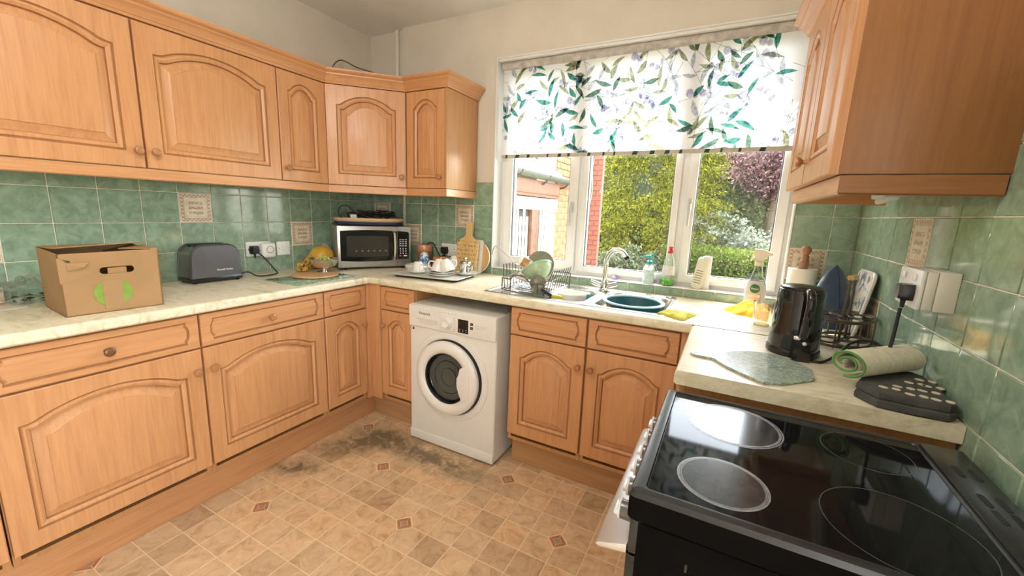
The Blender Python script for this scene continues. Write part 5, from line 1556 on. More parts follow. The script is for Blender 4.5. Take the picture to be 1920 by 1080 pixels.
for k in range(3):
    y = -.10 + .09*k
    MB().tube(crom([(rx0 + .02, y, .014), (rx0 + .04, y, .045), (rx0 + .07, y, .016), (rx0 + .10, y, .045), (rx0 + .13, y, .016), (rx0 + .16, y, .045), (rx0 + .19, y, .014)], 5), .0016, 6).obj('plate_wire', WIRE, rk)
def RKP(x, y, z): return (1.555 + x, -.285 + y, WT + z)
PLP = [(0, .004), (.055, .003), (.060, .001), (.064, .004), (.090, .010), (.100, .014), (.1005, .016), (.088, .013), (.062, .0075), (0, .007)]
GLZ = plain('olive_grey_glaze', (.21, .21, .15), .18, var=.15)
o = tag(MB().lathe([(a*.80, b) for a, b in PLP], 48).obj('plate', GLZ, None, RKP(-.005, .055, .125), (R(72), 0, R(10))), 'olive grey plate standing upright in the dish rack', 'plate')
GB = plain('pale_green_glaze', (.42, .56, .34), .2, var=.25, vscale=18)
t = thing('bowl', 'pale green patterned bowl tipped on its side at the front of the dish rack', 'bowl', RKP(.055, -.075, .072), 0, None, (R(-28), R(-26), R(20)))
MB().lathe([(0, .0), (.034, 0), (.037, .004), (.058, .020), (.076, .044), (.084, .066), (.086, .067), (.083, .067), (.071, .044), (.05, .024), (0, .008)], 48).obj('bowl', GB, t)
MB().lathe([(.0842, .060), (.0862, .0672), (.0875, .0665), (.0855, .060)], 48).obj('rim', plain('mint_rim', (.40, .70, .54), .25), t)
t = thing('mug', 'white mug with a brown print tipped over in the dish rack', 'mug', RKP(-.065, .05, .118), 0, None, (R(20), R(-60), 0))
MB().lathe([(0, 0), (.030, 0), (.033, .004), (.033, .070), (.034, .072), (.031, .072), (.030, .01), (0, .006)], 36).obj('body', M['china'], t)
MB().lathe([(.0333, .014), (.0335, .014), (.0335, .056), (.0333, .056)], 20, (0, 0, 0), 3.6, 5.9).obj('print', plain('brown_print', (.42, .20, .08), .3, var=.3, vscale=50), t)
MB().tube(crom([(.0, .032, .060), (.0, .055, .056), (.0, .055, .026), (.0, .032, .018)], 5), .004, 8).obj('handle', M['china'], t)
o = tag(MB().lathe([(0, 0), (.024, 0), (.028, .004), (.036, .036), (.037, .038), (.034, .036), (.026, .008), (0, .006)], 36).obj('cup', M['china'], None, RKP(-.045, -.070, .088), (R(160), R(10), 0)), 'small white cup turned upside down at the left of the dish rack', 'cup')
o = tag(MB().lathe([(a*.42, b) for a, b in PLP], 44).obj('plate', GLZ, None, RKP(.075, -.150, .060), (R(78), 0, R(20))), 'small olive plate at the front of the dish rack below the green bowl', 'plate')
o = tag(MB().lathe([(a*.70, b) for a, b in PLP], 44).obj('plate', M['china'], None, RKP(-.015, .115, .090), (R(80), 0, R(4))), 'white plate standing at the back of the dish rack', 'plate')
t = thing('wire_skimmer', 'thin wire-handled kitchen skimmer sticking up at the left of the dish rack', 'utensil', RKP(-.06, -.05, .10))
MB().tube(crom([(.000, -.020, -.010), (-.055, -.002, .040), (-.175, .020, .112), (-.200, .024, .118), (-.214, .026, .100), (-.219, .026, .068)], 5), .0026, 8).obj('handle', M['steel'], t)
MB().tube(crom([(-.190, .022, .112), (-.186, .022, .065), (-.172, .022, .040), (-.160, .022, .060)], 4), .0012, 6).obj('hanging_loop', M['white_plastic'], t)
MB().lathe([(.030, .0), (.028, -.008), (.016, -.016), (0, -.019)], 20, (.02, -.03, -.012)).obj('mesh_cup', M['steel'], t)
YC = plain('yellow_cloth', (.52, .46, .05), .9, var=.18, vscale=40, bump=.5, bscale=260)
def cloth_quad(name, mat, P, label, cat, thick=.008, seed=1, amp=.004, n=22):
    a, b, c, d = [Vector(p) for p in P]; rs = np.random.RandomState(seed); ph = rs.uniform(0, 6.28, 6)
    def top(u, v):
        p = (a*(1 - u) + b*u)*(1 - v) + (d*(1 - u) + c*u)*v
        e = min(u, 1 - u, v, 1 - v)
        z = thick*min(1, e*12)**.5 + amp*(sin(9*u + ph[0])*sin(7*v + ph[1]) + .6*sin(17*u + ph[2] + 5*v))*min(1, e*8)
        w = .003*sin(11*u + 7*v + ph[3])
        return (p.x + w, p.y + w, p.z + max(z, .001))
    q = MB(); q.grid(top, n, n)
    q.add([tuple(p + Vector((0, 0, .0003))) for p in (a, b, c, d)], [(3, 2, 1, 0)])
    o = q.obj(name, mat); return tag(o, label, cat)
cloth_quad('dishcloth', YC, [(2.236, -.492, WT + .0008), (2.350, -.566, WT + .0008), (2.398, -.400, WT + .0008), (2.268, -.385, WT + .0008)], 'folded yellow dishcloth at the right-hand end of the sink', 'cloth', .010, 2)

# ---------------------------------------------------------------- things on the sill
SZ = WZ0 + .0022
t = thing('soap_dispenser', 'clear soap dispenser with a teal pump on the window sill', 'bottle', (2.100, .032, SZ))
MB().lathe([(0, 0), (.028, 0), (.031, .004), (.031, .085), (.026, .098), (.012, .106), (.012, .112), (0, .112)], 32).obj('bottle', plain('pale_soap_bottle', (.74, .80, .78), .15, var=.03, trans=.35), t)
TP2 = plain('teal_pump', (.02, .38, .38), .3)
MB().lathe([(0, .110), (.015, .110), (.015, .126), (.006, .130), (.005, .150), (0, .150)], 24).obj('collar', TP2, t)
MB().tube([(.006, 0, .152), (-.018, -.006, .153), (-.034, -.010, .150)], [.006, .005, .0035], 10).obj('pump_spout', TP2, t)
lbm = plain('pale_print_label', (.62, .74, .74), .4, var=.3, vscale=70)
MB().lathe([(.0312, .020), (.0315, .020), (.0315, .075), (.0312, .075)], 20, (0, 0, 0), pi + .5, 2*pi - .2).obj('label', lbm, t)
t = thing('washing_up_liquid', 'clear washing up liquid bottle with a red cap and green liquid on the sill', 'bottle', (2.205, .034, SZ))
MB().lathe([(.0, .002), (.030, .002), (.032, .006), (.034, .050), (.031, .110), (.025, .150), (.013, .172), (.011, .180)], 32).obj('bottle', glass('clear_bottle_plastic', (.90, .94, .90), .15, .05), t)
MB().lathe([(0, .004), (.030, .004), (.031, .008), (.0325, .034), (0, .034)], 32).obj('liquid', plain('green_liquid', (.12, .50, .03), .15), t)
MB().lathe([(0, .178), (.014, .178), (.014, .192), (.009, .196), (.009, .206), (.012, .208), (.011, .214), (0, .214)], 24).obj('cap', plain('red_cap', (.60, .03, .03), .3), t)
MB().lathe([(.0348, .060), (.0330, .112), (.0332, .112), (.0351, .060)], 20, (0, 0, 0), pi + .4, 2*pi - .3).obj('label', plain('white_pink_label', (.78, .70, .68), .4, var=.15, vscale=60), t)
t = thing('cream_caddy', 'cream slotted plastic sponge caddy leaning on the sill', 'caddy', (2.352, .038, SZ), R(-10), None, (R(-6), R(8), R(-10)))
CRM = plain('cream_plastic', (.74, .71, .56), .35, var=.03)
q = MB(); q.rings([[(a, -.016, b) for a, b in rr(-.028, .028, 0, .165, .018)], [(a, -.006, b) for a, b in rr(-.030, .030, 0, .170, .02)], [(a, .014, b) for a, b in rr(-.027, .027, 0, .165, .018)]], True, True); q.obj('shell', CRM, t)
for i in range(6): 
    MB().box(-.020, .016, -.0168, -.0155, .030 + i*.013, .034 + i*.013, .0005).obj('slot', plain('slot_shade', (.24, .22, .14), .6), t)
t = thing('white_block', 'plain white plastic holder behind the cream caddy on the sill', 'holder', (2.392, .048, SZ))
MB().prism(rr(-.022, .022, -.012, .012, .008), 0, .175, .006).obj('shell', M['white_plastic'], t)
q = thing('glass_ornament', 'tiny clear glass pot on the sill left of the red-capped bottle', 'pot', (2.155, .050, SZ))
MB().lathe([(0, .001), (.012, .001), (.014, .004), (.014, .070), (.0145, .071), (.0125, .070), (.012, .006), (0, .005)], 24).obj('pot', M['clear_plastic'], q)
tag(MB().lathe([(0, 0), (.016, 0), (.018, .004), (.012, .014), (.004, .018), (0, .018)], 12).obj('suction_cup', plain('lilac_plastic', (.38, .22, .62), .3), None, (1.905, .050, SZ)), 'little lilac plastic suction cup on the sill behind the tap', 'suction cup')
# spray bottle on the worktop, against the upstand
t = thing('spray_bottle', 'clear trigger spray bottle with a grey label in front of the window', 'bottle', (2.622, -.062, WT + .0005), R(-12))
q = MB()
def ov(a, b, z, n=32): return [(a*cos(2*pi*i/n), b*sin(2*pi*i/n), z) for i in range(n)]
q.rings([ov(.040, .024, 0), ov(.045, .028, .005), ov(.045, .028, .085), ov(.040, .027, .120), ov(.024, .020, .165), ov(.017, .016, .200), ov(.016, .016, .212)], True, True)
q.obj('bottle', glass('clear_spray_plastic', (.88, .90, .90), .2, .06), t)
q = MB(); q.rings([[(x*1.012, y*1.02, z) for x, y, z in ov(.045, .028, .012)], [(x*1.012, y*1.02, z) for x, y, z in ov(.045, .028, .085)], [(x*1.012, y*1.02, z) for x, y, z in ov(.040, .027, .118)], [(x*1.012, y*1.02, z) for x, y, z in ov(.034, .025, .135)]], False, False)
lab = q.obj('label', plain('silver_grey_label', (.50, .52, .55), .35, var=.04), t)
MB().tr(TRN(.002, -.0300, .098), ROT(pi/2, 'X')).lathe([(0, 0), (.021, 0), (.021, .0012), (0, .0013)], 28).obj('badge', plain('green_badge', (.015, .12, .05), .35), lab)
text('Dettol', .012, M['white_ink'], lab, (.002, -.0320, .098), (pi/2, 0, 0))
q = MB(); q.box(-.026, .026, -.0296, -.0286, .056, .070).obj('label_band', plain('pale_label_band', (.66, .56, .52), .4, var=.2, vscale=80), lab)
q = MB(); flat_xz(q, [(-.020, .050), (.024, .050), (.024, .030), (.002, .018), (-.020, .030)], -.0296, -.0288); q.obj('label_shield', plain('peach_label', (.72, .58, .44), .4, var=.15, vscale=60), lab)
HD = plain('beige_trigger_head', (.70, .62, .52), .35, var=.03)
MB().lathe([(0, .208), (.020, .208), (.020, .226), (.016, .230), (0, .230)], 24).obj('collar', HD, t)
q = MB(); flat_xz(q, [(-.014, .228), (.014, .228), (.022, .248), (.050, .262), (.048, .272), (.020, .284), (-.026, .288), (-.030, .272), (-.020, .250)], -.012, .012); q.obj('head', HD, t)
q = MB(); flat_xz(q, [(-.026, .270), (-.034, .255), (-.040, .228), (-.036, .226), (-.026, .250), (-.016, .262)], -.006, .006); q.obj('trigger', M['white_plastic'], t)

# ---------------------------------------------------------------- right-hand worktops
OC = plain('orange_duster', (.78, .36, .015), .9, var=.15, vscale=40, bump=.5, bscale=240)
def heap(name, mat, c, rx, ry, h, seed, label, cat, rot=0):
    rs = np.random.RandomState(seed); ph = rs.uniform(0, 6.28, 10)
    def f(u, v):
        r = v; a = 2*pi*u
        k = 1 + .22*sin(3*a + ph[0]) + .12*sin(5*a + ph[1]) + .06*sin(9*a + ph[2])
        x, y = rx*r*k*cos(a), ry*r*k*sin(a)
        z = h*max(0, 1 - r**2.2)*(1 + .35*sin(6*x/rx + ph[3])*sin(5*y/ry + ph[4])) + .006*abs(sin(7*a + 9*r + ph[5]))*r*(1 - r**6) + .001
        return (x*cos(rot) - y*sin(rot), x*sin(rot) + y*cos(rot), max(.0006, z))
    q = MB(); q.grid(f, 64, 22); o = q.obj(name, mat, None, c, smooth=60); return tag(o, label, cat)
heap('duster', OC, (2.618, -.235, WT), .088, .105, .046, 5, 'crumpled bright orange duster behind the glass tumbler', 'cloth', .9)
t = thing('tumbler', 'clear cut glass tumbler in front of the orange duster', 'glass', (2.638, -.420, WT + .0006))
gl = MB()
def facet(r, z, n=40, k=.012): return [(r*(1 + (k if i % 2 else -k))*cos(2*pi*i/n), r*(1 + (k if i % 2 else -k))*sin(2*pi*i/n), z) for i in range(n)]
gl.rings([facet(.029, 0), facet(.031, .003), facet(.034, .035), facet(.038, .085), facet(.039, .096, 40, 0), facet(.0370, .096, 40, 0), facet(.0355, .085, 40, 0), facet(.031, .035, 40, 0), facet(.028, .014, 40, 0)], True, True)
gl.obj('glass', glass('tumbler_glass', (.95, .96, .94), .5, .0), t)
MB().lathe([(0, .001), (.0285, .001), (.0285, .004), (0, .004)], 32).obj('thick_base', glass('thick_glass_base', (.72, .72, .60), .5), t)

# kettle
KB = plain('kettle_black_gloss', (.010, .010, .011), .07, var=.1, coat=.3)
ka = R(-84)     # direction of the handle
t = thing('kettle', 'glossy black jug kettle with its handle towards the room', 'kettle', (2.706, -.778, WT), ka)
MB().lathe([(0, 0), (.073, 0), (.075, .004), (.075, .018), (.073, .022), (0, .022)], 40).obj('base', M['black'], t)
def jug(z, r, k=0):
    n = 48; p = []
    for i in range(n):
        a = 2*pi*i/n
        e = r*(1 + k*max(0, cos(a))**6*0 + .0)
        x, y = e*cos(a)*1.03, e*sin(a)*.97
        if cos(a - pi) > .90: x -= (cos(a - pi) - .90)*10*.018*max(0, (z - .15)/.06) if z > .15 else 0
        p.append((x, y, z))
    return p
bd = MB().rings([jug(.022, .072), jug(.03, .0735), jug(.10, .0705), jug(.17, .067), jug(.205, .066), jug(.212, .065), jug(.214, .060)], True, True).obj('body', KB, t)
MB().lathe([(.060, .2135), (.059, .219), (.050, .223), (0, .225)], 40).obj('lid', M['black'], t)
MB().tube(crom([(.060, 0, .203), (.092, 0, .214), (.112, 0, .196), (.112, 0, .150), (.098, 0, .095), (.080, 0, .060)], 6), [.012]*31 if False else .0125, 14).obj('handle', KB, t)
q = MB(); q.rings([[(.066, -.020, .030), (.100, -.022, .004), (.100, .022, .004), (.066, .020, .030)], [(.066, -.018, .075), (.096, -.018, .072), (.096, .018, .072), (.066, .018, .075)]], True, True)
q.rings([[(.060, -.024, .001), (.104, -.024, .001), (.104, .024, .001), (.060, .024, .001)], [(.060, -.023, .060), (.100, -.020, .064), (.100, .020, .064), (.060, .023, .060)]], True, True)
q.obj('heel', KB, t)
MB().tr(TRN(.092, -.014, .072)).sphere((0, 0, 0), .011, 16, 10, (1, 1, .8)).obj('switch', M['chrome'], t)
MB().tr(TRN(.101, .004, .058)).sphere((0, 0, 0), .006, 12, 8).obj('indicator', M['white_plastic'], t)
tag(MB().tube(crom([(2.735, -.852, WT + .006), (2.772, -.86, WT + .005), (2.82, -.80, WT + .020), (2.865, -.74, WT + .052), (2.915, -.74, WT + .064), (2.945, -.79, WT + .045), (2.955, -.84, WT + .016), (2.950, -.87, WT + .008)], 7), .0042, 8).obj('power_cable', M['black_matt']), 'black kettle cable arching over the worktop behind the rolled towel', 'cable')

# kitchen roll, tea cosy, leaning tray, wire caddy
t = thing('kitchen_roll', 'white kitchen roll on a turned wooden holder in the right corner', 'kitchen roll', (2.795, -.085, WT))
MB().lathe([(.021, .012), (.056, .012), (.057, .014), (.057, .212), (.056, .214), (.021, .214), (.019, .212), (.019, .014)], 40).obj('paper_roll', plain('kitchen_paper', (.80, .77, .70), .9, var=.02, bump=.2, bscale=200), t)
PINE = wood('turned_pine', (.36, .18, .08), 2, .45, .15)
MB().lathe([(0, 0), (.060, 0), (.062, .004), (.060, .011), (.014, .012), (.013, .02), (.013, .214), (.018, .216), (.019, .248), (.015, .254), (.013, .262), (.017, .266), (.015, .272), (.011, .276), (.016, .282), (.0215, .294), (.0205, .306), (.012, .317), (0, .320)], 28).obj('holder', PINE, t)
CO = plain('blue_quilted_fabric', (.035, .060, .115), .75, var=.2, vscale=25, bump=.3, bscale=120, sheen=.3)
t = thing('tea_cosy', 'blue padded fabric tea cosy with a pointed top in the right corner', 'tea cosy', (2.880, -.270, WT))
q = MB(); rg = []
for j in range(15):
    v = j/14; z = .255*v
    a = .078*(1 - v**2.3)**.75 + .004; b = .062*(1 - v**1.5)**.8 + .003
    rg.append([(a*cos(2*pi*i/36)*(1 + .02*sin(5*v*6 + i)), b*sin(2*pi*i/36), z) for i in range(36)])
q.rings(rg, True, True); cz = q.obj('padded_body', CO, t, (0, 0, 0), (0, 0, R(25)), smooth=60)
q = MB(); q.tube([(.078*(1 - v**2.3)**.75*0 + 0, -.064*(1 - v**1.5)**.8 - .002, .255*v) for v in [i/14 for i in range(15)]], .0022, 6); q.obj('seam', plain('navy_piping', (.02, .03, .06), .8), t, (0, 0, 0), (0, 0, R(25)))
t = thing('small_tray', 'white rectangular tray with a floral print leaning against the right wall tiles', 'tray', (2.936, -.335, WT + .001), 0, None, (0, R(8), R(0)))
def trm():
    m, nt, b = new_mat('floral_tray_print')
    n = noise(nt, coords(nt), 22, 4, .6, 1.0)
    r = ramp(nt, n.outputs[0], [(.40, (.20, .24, .30)), (.47, (.55, .56, .56)), (.52, (.80, .78, .74)), (.70, (.80, .72, .62))])
    nt.links.new(r.outputs[0], b.inputs['Base Color']); b.inputs['Roughness'].default_value = .2
    return m
q = MB(); q.rings([[(-.004, a, b) for a, b in rr(-.095, .105, 0, .245, .028)], [(.006, a, b) for a, b in rr(-.095, .105, 0, .245, .028)]], True, True); q.obj('panel', trm(), t)
q = MB(); P_ = rr(-.095, .105, 0, .245, .028); q.tube([(0, a, b) for a, b in P_], .0065, 8, True); q.obj('rim', M['china'], t)
t = thing('wire_caddy', 'dark bronze wire caddy with a wooden-gripped handle beside the kettle', 'caddy', (2.882, -.535, WT), R(62))
BZ_ = plain('bronze_wire', (.10, .085, .065), .4, .5, var=.1)
def ovp(a, b, z, n=36): return [(a*cos(2*pi*i/n), b*sin(2*pi*i/n), z) for i in range(n)]
for z in (.010, .096):
    MB().tube(ovp(.128, .080, z), .0050, 8, True).obj('ring', BZ_, t)
    for k in range(4):
        a = k*pi/2 + pi/4; cx, cy = .062*cos(a)*1.05, .040*sin(a)*.95
        MB().tube([(cx + .040*cos(2*pi*i/24), cy + .034*sin(2*pi*i/24), z) for i in range(24)], .0034, 6, True).obj('cup_ring', BZ_, t)
for k in range(8):
    a = k*pi/4 + .2; MB().tube([(.128*cos(a), .080*sin(a), .010 if k % 2 else .003), (.128*cos(a), .080*sin(a), .096)], .0026, 6).obj('post', BZ_, t)
for s in (-1, 1): MB().tube(crom([(s*.030, 0, .010), (s*.030, 0, .096), (s*.026, 0, .17), (s*.022, 0, .232), (s*.014, 0, .240)], 5), .0045, 8).obj('handle_bar', BZ_, t)
MB().tube([(-.026, 0, .238), (.026, 0, .238)], .010, 14).obj('grip', wood('light_grip', (.60, .36, .12), 0, .4, .1), t)

# glass paddle board
t = thing('glass_board', 'paddle-shaped grey green patterned board lying on the right worktop', 'board', (2.572, -1.012, WT), R(-7))
def gbm():
    m, nt, b = new_mat('grey_green_patterned_board')
    n = noise(nt, coords(nt, (1, 2.0, 1)), 75, 5, .65, 1.2)
    r = ramp(nt, n.outputs[0], [(.36, (.14, .22, .18)), (.50, (.34, .42, .36)), (.62, (.56, .60, .50))])
    nt.links.new(r.outputs[0], b.inputs['Base Color']); b.inputs['Roughness'].default_value = .16
    return m
bp2 = [(-.157, .030), (-.150, .036), (-.135, .037), (-.100, .022), (-.088, .022), (-.060, .085), (-.02, .112), (.04, .125), (.105, .118), (.155, .085), (.172, .030), (.172, .0), (.150, -.050), (.112, -.088), (.070, -.110), (.020, -.118), (-.02, -.112), (-.062, -.052), (-.080, -.012), (-.100, -.004), (-.140, .010), (-.155, .018)]
bpw = [(2.414, -.992), (2.416, -1.006), (2.430, -1.014), (2.470, -1.016), (2.484, -1.018), (2.492, -1.040), (2.520, -1.075), (2.570, -1.125), (2.605, -1.148), (2.650, -1.130), (2.728, -1.048), (2.735, -.960), (2.705, -.905), (2.655, -.864), (2.600, -.868), (2.555, -.888), (2.515, -.925), (2.497, -.955), (2.478, -.968), (2.450, -.972), (2.425, -.978)]
ib = (Matrix.Translation((2.572, -1.012, 0)) @ Matrix.Rotation(R(-7), 4, 'Z')).inverted()
loc2 = [(ib @ Vector((a, b, 0))) for a, b in bpw]
MB().prism([(p.x, p.y) for p in loc2], .0006, .0075, .0012, 1).obj('plate', gbm(), t)
MB().prism([(p.x*.985, p.y*.985) for p in loc2], -.0, .0062).obj('edge', plain('cork_edge', (.16, .09, .04), .7), t)
hp_ = ib @ Vector((2.436, -.994, 0))
MB().lathe([(.0055, .0076), (.0075, .0079), (.0095, .0076)], 20, (hp_.x, hp_.y, 0)).obj('hang_hole', M['ink'], t)

# oven glove and rolled towel
OG = plain('charcoal_fabric', (.075, .074, .070), .9, var=.25, vscale=30, bump=.5, bscale=220)
t = thing('oven_glove', 'folded charcoal oven glove with cream petal dots under the rolled towel', 'oven glove', (2.90, -1.06, WT))
base = [(2.800, -1.108), (2.832, -1.160), (2.905, -1.166), (2.955, -1.166), (2.972, -1.150), (2.975, -.960), (2.955, -.930), (2.885, -.940), (2.84, -1.01)]
def layer(z0, z1, sc, dx=0, dy=0):
    P_ = [((a - 2.89)*sc + 2.89 + dx - 2.90, (b + 1.06)*sc - 1.06 + dy + 1.06) for a, b in base]
    return MB().prism(P_, z0, z1, .0055, 3)
layer(.0008, .021, 1.0).obj('lower_layer', OG, t); layer(.0205, .040, .985, .0, .002).obj('upper_layer', OG, t)
DT = plain('cream_petal', (.66, .60, .46), .9, var=.08)
rs = random.Random(8)
for (x, y) in ((2.862, -1.115), (2.905, -1.135), (2.948, -1.140), (2.895, -1.090), (2.940, -1.090), (2.962, -1.045), (2.930, -1.04), (2.962, -1.0)):
    for s in (-1, 1):
        q = MB(); a = rs.uniform(-.25, .25) + s*.95 + .4
        q.rings([[(x - 2.90 + s*.0120 + .0095*cos(2*pi*i/14)*cos(a) - .0080*sin(2*pi*i/14)*sin(a), y + 1.06 + .0095*cos(2*pi*i/14)*sin(a) + .0080*sin(2*pi*i/14)*cos(a), z) for i in range(14)] for z in (.0395, .0408)], True, True)
        q.obj('petal', DT, t, smooth=0)
TW = plain('cream_terry_towel', (.80, .74, .58), .95, var=.10, vscale=60, bump=.9, bscale=330)
TGN = plain('green_binding', (.10, .27, .07), .9, var=.15, bump=.3)
t = thing('rolled_towel', 'rolled cream terry towel with green edging lying on the oven glove', 'towel', (2.866, -.985, WT + .0402), R(46))
def spiral(x, r0=.008, r1=.040, turns=1.85, n=60, sq=.82):
    p = []
    for i in range(n + 1):
        a = turns*2*pi*i/n - .6; r = r0 + (r1 - r0)*i/n
        p.append((x, r*cos(a)*1.1, .041*sq + r*sin(a)*sq))
    return p
th_ = .0065
q = MB()
def spir_band(x0, x1, m):
    A = spiral(x0); B = spiral(x1); A2 = spiral(x0, .008 + th_, .040 + th_); B2 = spiral(x1, .008 + th_, .040 + th_)
    n_ = len(A); vs = A + B + A2 + B2; fs = []
    for i in range(n_ - 1):
        fs += [(i, i + 1, n_ + i + 1, n_ + i), (2*n_ + i, 3*n_ + i, 3*n_ + i + 1, 2*n_ + i + 1), (i, 2*n_ + i, 2*n_ + i + 1, i + 1), (n_ + i, n_ + i + 1, 3*n_ + i + 1, 3*n_ + i)]
    k = n_ - 1; fs += [(k, n_ + k, 3*n_ + k, 2*n_ + k), (0, 2*n_, 3*n_, n_)]
    m.add(vs, fs)
spir_band(-.118, .112, q); q.obj('towelling', TW, t, smooth=50)
for x0, x1 in ((-.1205, -.1175), (.1115, .1145)):
    q = MB(); q.tube([(x0*.5 + x1*.5, b, c) for _, b, c in spiral(0, .0115, .0430)], .0034, 6); q.obj('green_edge', TGN, t, smooth=50)

# ---------------------------------------------------------------- the garden behind the glass
GL = -0.15
struct(MB().box(-14, 16, .262, 26, GL - .2, GL).obj('ground', plain('garden_lawn', (.055, .085, .022), .95, var=.35, vscale=3)))
# low outbuilding to the left, running away from the window
BRK = plain('orange_brick', (.30, .13, .055), .85, var=.30, vscale=9, bump=.3, bscale=60)
BRKR = plain('red_brick', (.24, .072, .048), .85, var=.25, vscale=9, bump=.3, bscale=60)
MORT = plain('pale_mortar', (.36, .31, .24), .9, var=.1)
MORTR = plain('red_mortar', (.26, .13, .10), .9, var=.1)
def brick_wall(root, x0, x1, z0, z1, along, fixed, sgn, mat, bw=.215, bh=.065, g=.010, kind=None):
    """bricks on the face fixed (x or y const)"""
    row = 0; z = z0
    meshes = {}
    while z < z1 - .02:
        u = x0 - (bw/2 if row % 2 else 0)
        while u < x1 - .012:
            a, b = max(u, x0), min(u + bw, x1)
            if b - a > .02:
                key = round(b - a, 3)
                if key not in meshes:
                    w = (b - a)/2 - g/2
                    meshes[key] = (MB().box(-w, w, -.012, .012, -bh/2, bh/2, .003, 1) if along == 'x' else MB().box(-.012, .012, -w, w, -bh/2, bh/2, .003, 1)).mesh('brick', [mat], 30)
                jit = random.uniform(-.0015, .0015)
                c = ((a + b)/2, fixed + jit, z + bh/2) if along == 'x' else (fixed + jit, (a + b)/2, z + bh/2)
                link('brick', meshes[key], root, (c[0] - root.location.x, c[1] - root.location.y, c[2] - root.location.z))
            u += bw
        z += bh + g; row += 1
S_X = 0.50
shed = thing('outbuilding', 'low brick outbuilding with a guttered roof and white slatted door outside the window', 'building', (S_X, 1.6, GL))
def SB(x0, x1, y0, y1, z0, z1, b=0): return (x0 - S_X, x1 - S_X, y0 - 1.6, y1 - 1.6, z0 - GL, z1 - GL)
MB().box(*SB(-1.6, S_X - .03, .9, 3.05, GL, 1.70)).obj('wall', MORT, shed, smooth=0)
WP = plain('white_painted_wood', (.74, .73, .70), .5, var=.03); BRN = plain('brown_stained_wood', (.12, .048, .022), .6, var=.25, vscale=20)
MB().box(*SB(S_X - .028, S_X + .03, 1.0, 2.55, 1.385, 1.515), .004).obj('white_lintel', WP, shed)
MB().box(*SB(S_X - .02, S_X + .05, 1.0, 2.53, 1.525, 1.70), .004).obj('fascia', plain('terracotta_fascia', (.20, .085, .05), .7, var=.2), shed)
MB().box(*SB(S_X - .02, S_X + .056, 1.0, 2.53, 1.555, 1.570), .002).obj('fascia_batten', BRN, shed)
MB().box(*SB(S_X - .02, S_X + .035, 1.80, 1.985, GL, 1.385), .004).obj('door_post', BRN, shed)
for i in range(7):
    y0 = 2.010 + i*.082
    MB().box(*SB(S_X - .012, S_X - .002, y0, y0 + .052, GL + .02, 1.385), .003).obj('slat', WP, shed)
for i in range(6):
    y0 = 1.34 + i*.078
    MB().box(*SB(S_X - .012, S_X - .002, y0, y0 + .048, GL + .02, 1.385 - .08*(i % 2)), .003).obj('slat', WP, shed)
MB().box(*SB(S_X - .028, S_X - .016, 1.0, 2.56, GL, 1.385)).obj('door_backing', plain('dark_doorway', (.05, .04, .035), .9), shed, smooth=0)
q = MB(); yg0, yg1 = .95, 3.00
q.rings([[(S_X + .09 + .055*cos(a) - S_X, y - 1.6, 1.765 + .055*sin(a) - GL) for a in [pi + pi*i/10 for i in range(11)]] + [(S_X + .09 + .050*cos(a) - S_X, y - 1.6, 1.765 + .050*sin(a) - GL) for a in [2*pi - pi*i/10 for i in range(11)]] for y in (yg0, yg1)], True, True)
q.obj('gutter', plain('grey_gutter', (.12, .125, .11), .4, var=.1), shed)
for y in (1.30, 2.0, 2.65): MB().tube([(.0, y - 1.6, 1.66 - GL), (.06, y - 1.6, 1.67 - GL), (.10, y - 1.6, 1.70 - GL), (.148, y - 1.6, 1.765 - GL)], .012, 8).obj('gutter_bracket', plain('dark_iron', (.06, .04, .035), .6), shed)
q = MB(); q.rings([[(S_X + .10 - S_X, y - 1.6, 1.775 - GL), (S_X - 1.9 - S_X, y - 1.6, 2.85 - GL), (S_X - 1.9 - S_X, y - 1.6, 2.80 - GL), (S_X + .10 - S_X, y - 1.6, 1.725 - GL)] for y in (.9, 2.62)], True, True)
q.obj('roof', plain('pale_roof_felt', (.62, .61, .58), .8, var=.08), shed, smooth=0)
for i in range(6): 
    y = 2.02 + i*.10
    q = MB(); q.rings([[(.08 - .25*k, y - 1.6 - .04, 1.79 + .135*k - GL), (.08 - .25*k, y - 1.6 + .045, 1.79 + .135*k - GL), (.06 - .25*k, y - 1.6, 1.83 + .135*k - GL)] for k in (0, 3)], True, True); q.obj('roof_tile', plain('grey_roof_tile', (.20, .18, .17), .8, var=.2), shed, smooth=0)
bwl = thing('brick_wall', 'sunlit orange brick wall at the far end of the outbuilding', 'wall', (S_X - .02, 2.9, GL))
MB().box(-.26, -.008, -.34, .62, 0, 3.0).obj('mortar_core', MORT, bwl, smooth=0)
brick_wall(bwl, 2.57, 3.50, .55, 2.85, 'y', S_X - .022, 1, BRK, .225, .070, .010)
pier = thing('brick_pier', 'red brick pier with climbing stems in front of the conifer', 'pier', (.50, 4.0, GL))
MB().box(-.155, .155, .004, .10, 0, 3.4).obj('mortar_core', MORTR, pier, smooth=0)
brick_wall(pier, .345, .655, .35, 3.2, 'x', 4.0, -1, BRKR, .155, .066, .010)
st = plain('pale_dry_stem', (.46, .36, .28), .8)
for i in range(7):
    rs = random.Random(40 + i); x = -.17 + rs.uniform(-.02, .12); P_ = []
    for k in range(9): P_.append((x + rs.uniform(-.03, .03) + .010*k, -.03 - rs.uniform(0, .012), .75 + k*.20 + rs.uniform(-.03, .03)))
    MB().tube(crom(P_, 3), .006, 5).obj('climbing_stem', st, pier)
MB().tube([(.165 + .028*cos(a)*(1 - a/14) , -.02, 1.85 + .028*sin(a)*(1 - a/14)) for a in [i*.35 for i in range(22)]] , .005, 6).obj('iron_scroll', plain('pale_iron', (.42, .38, .33), .5), pier)

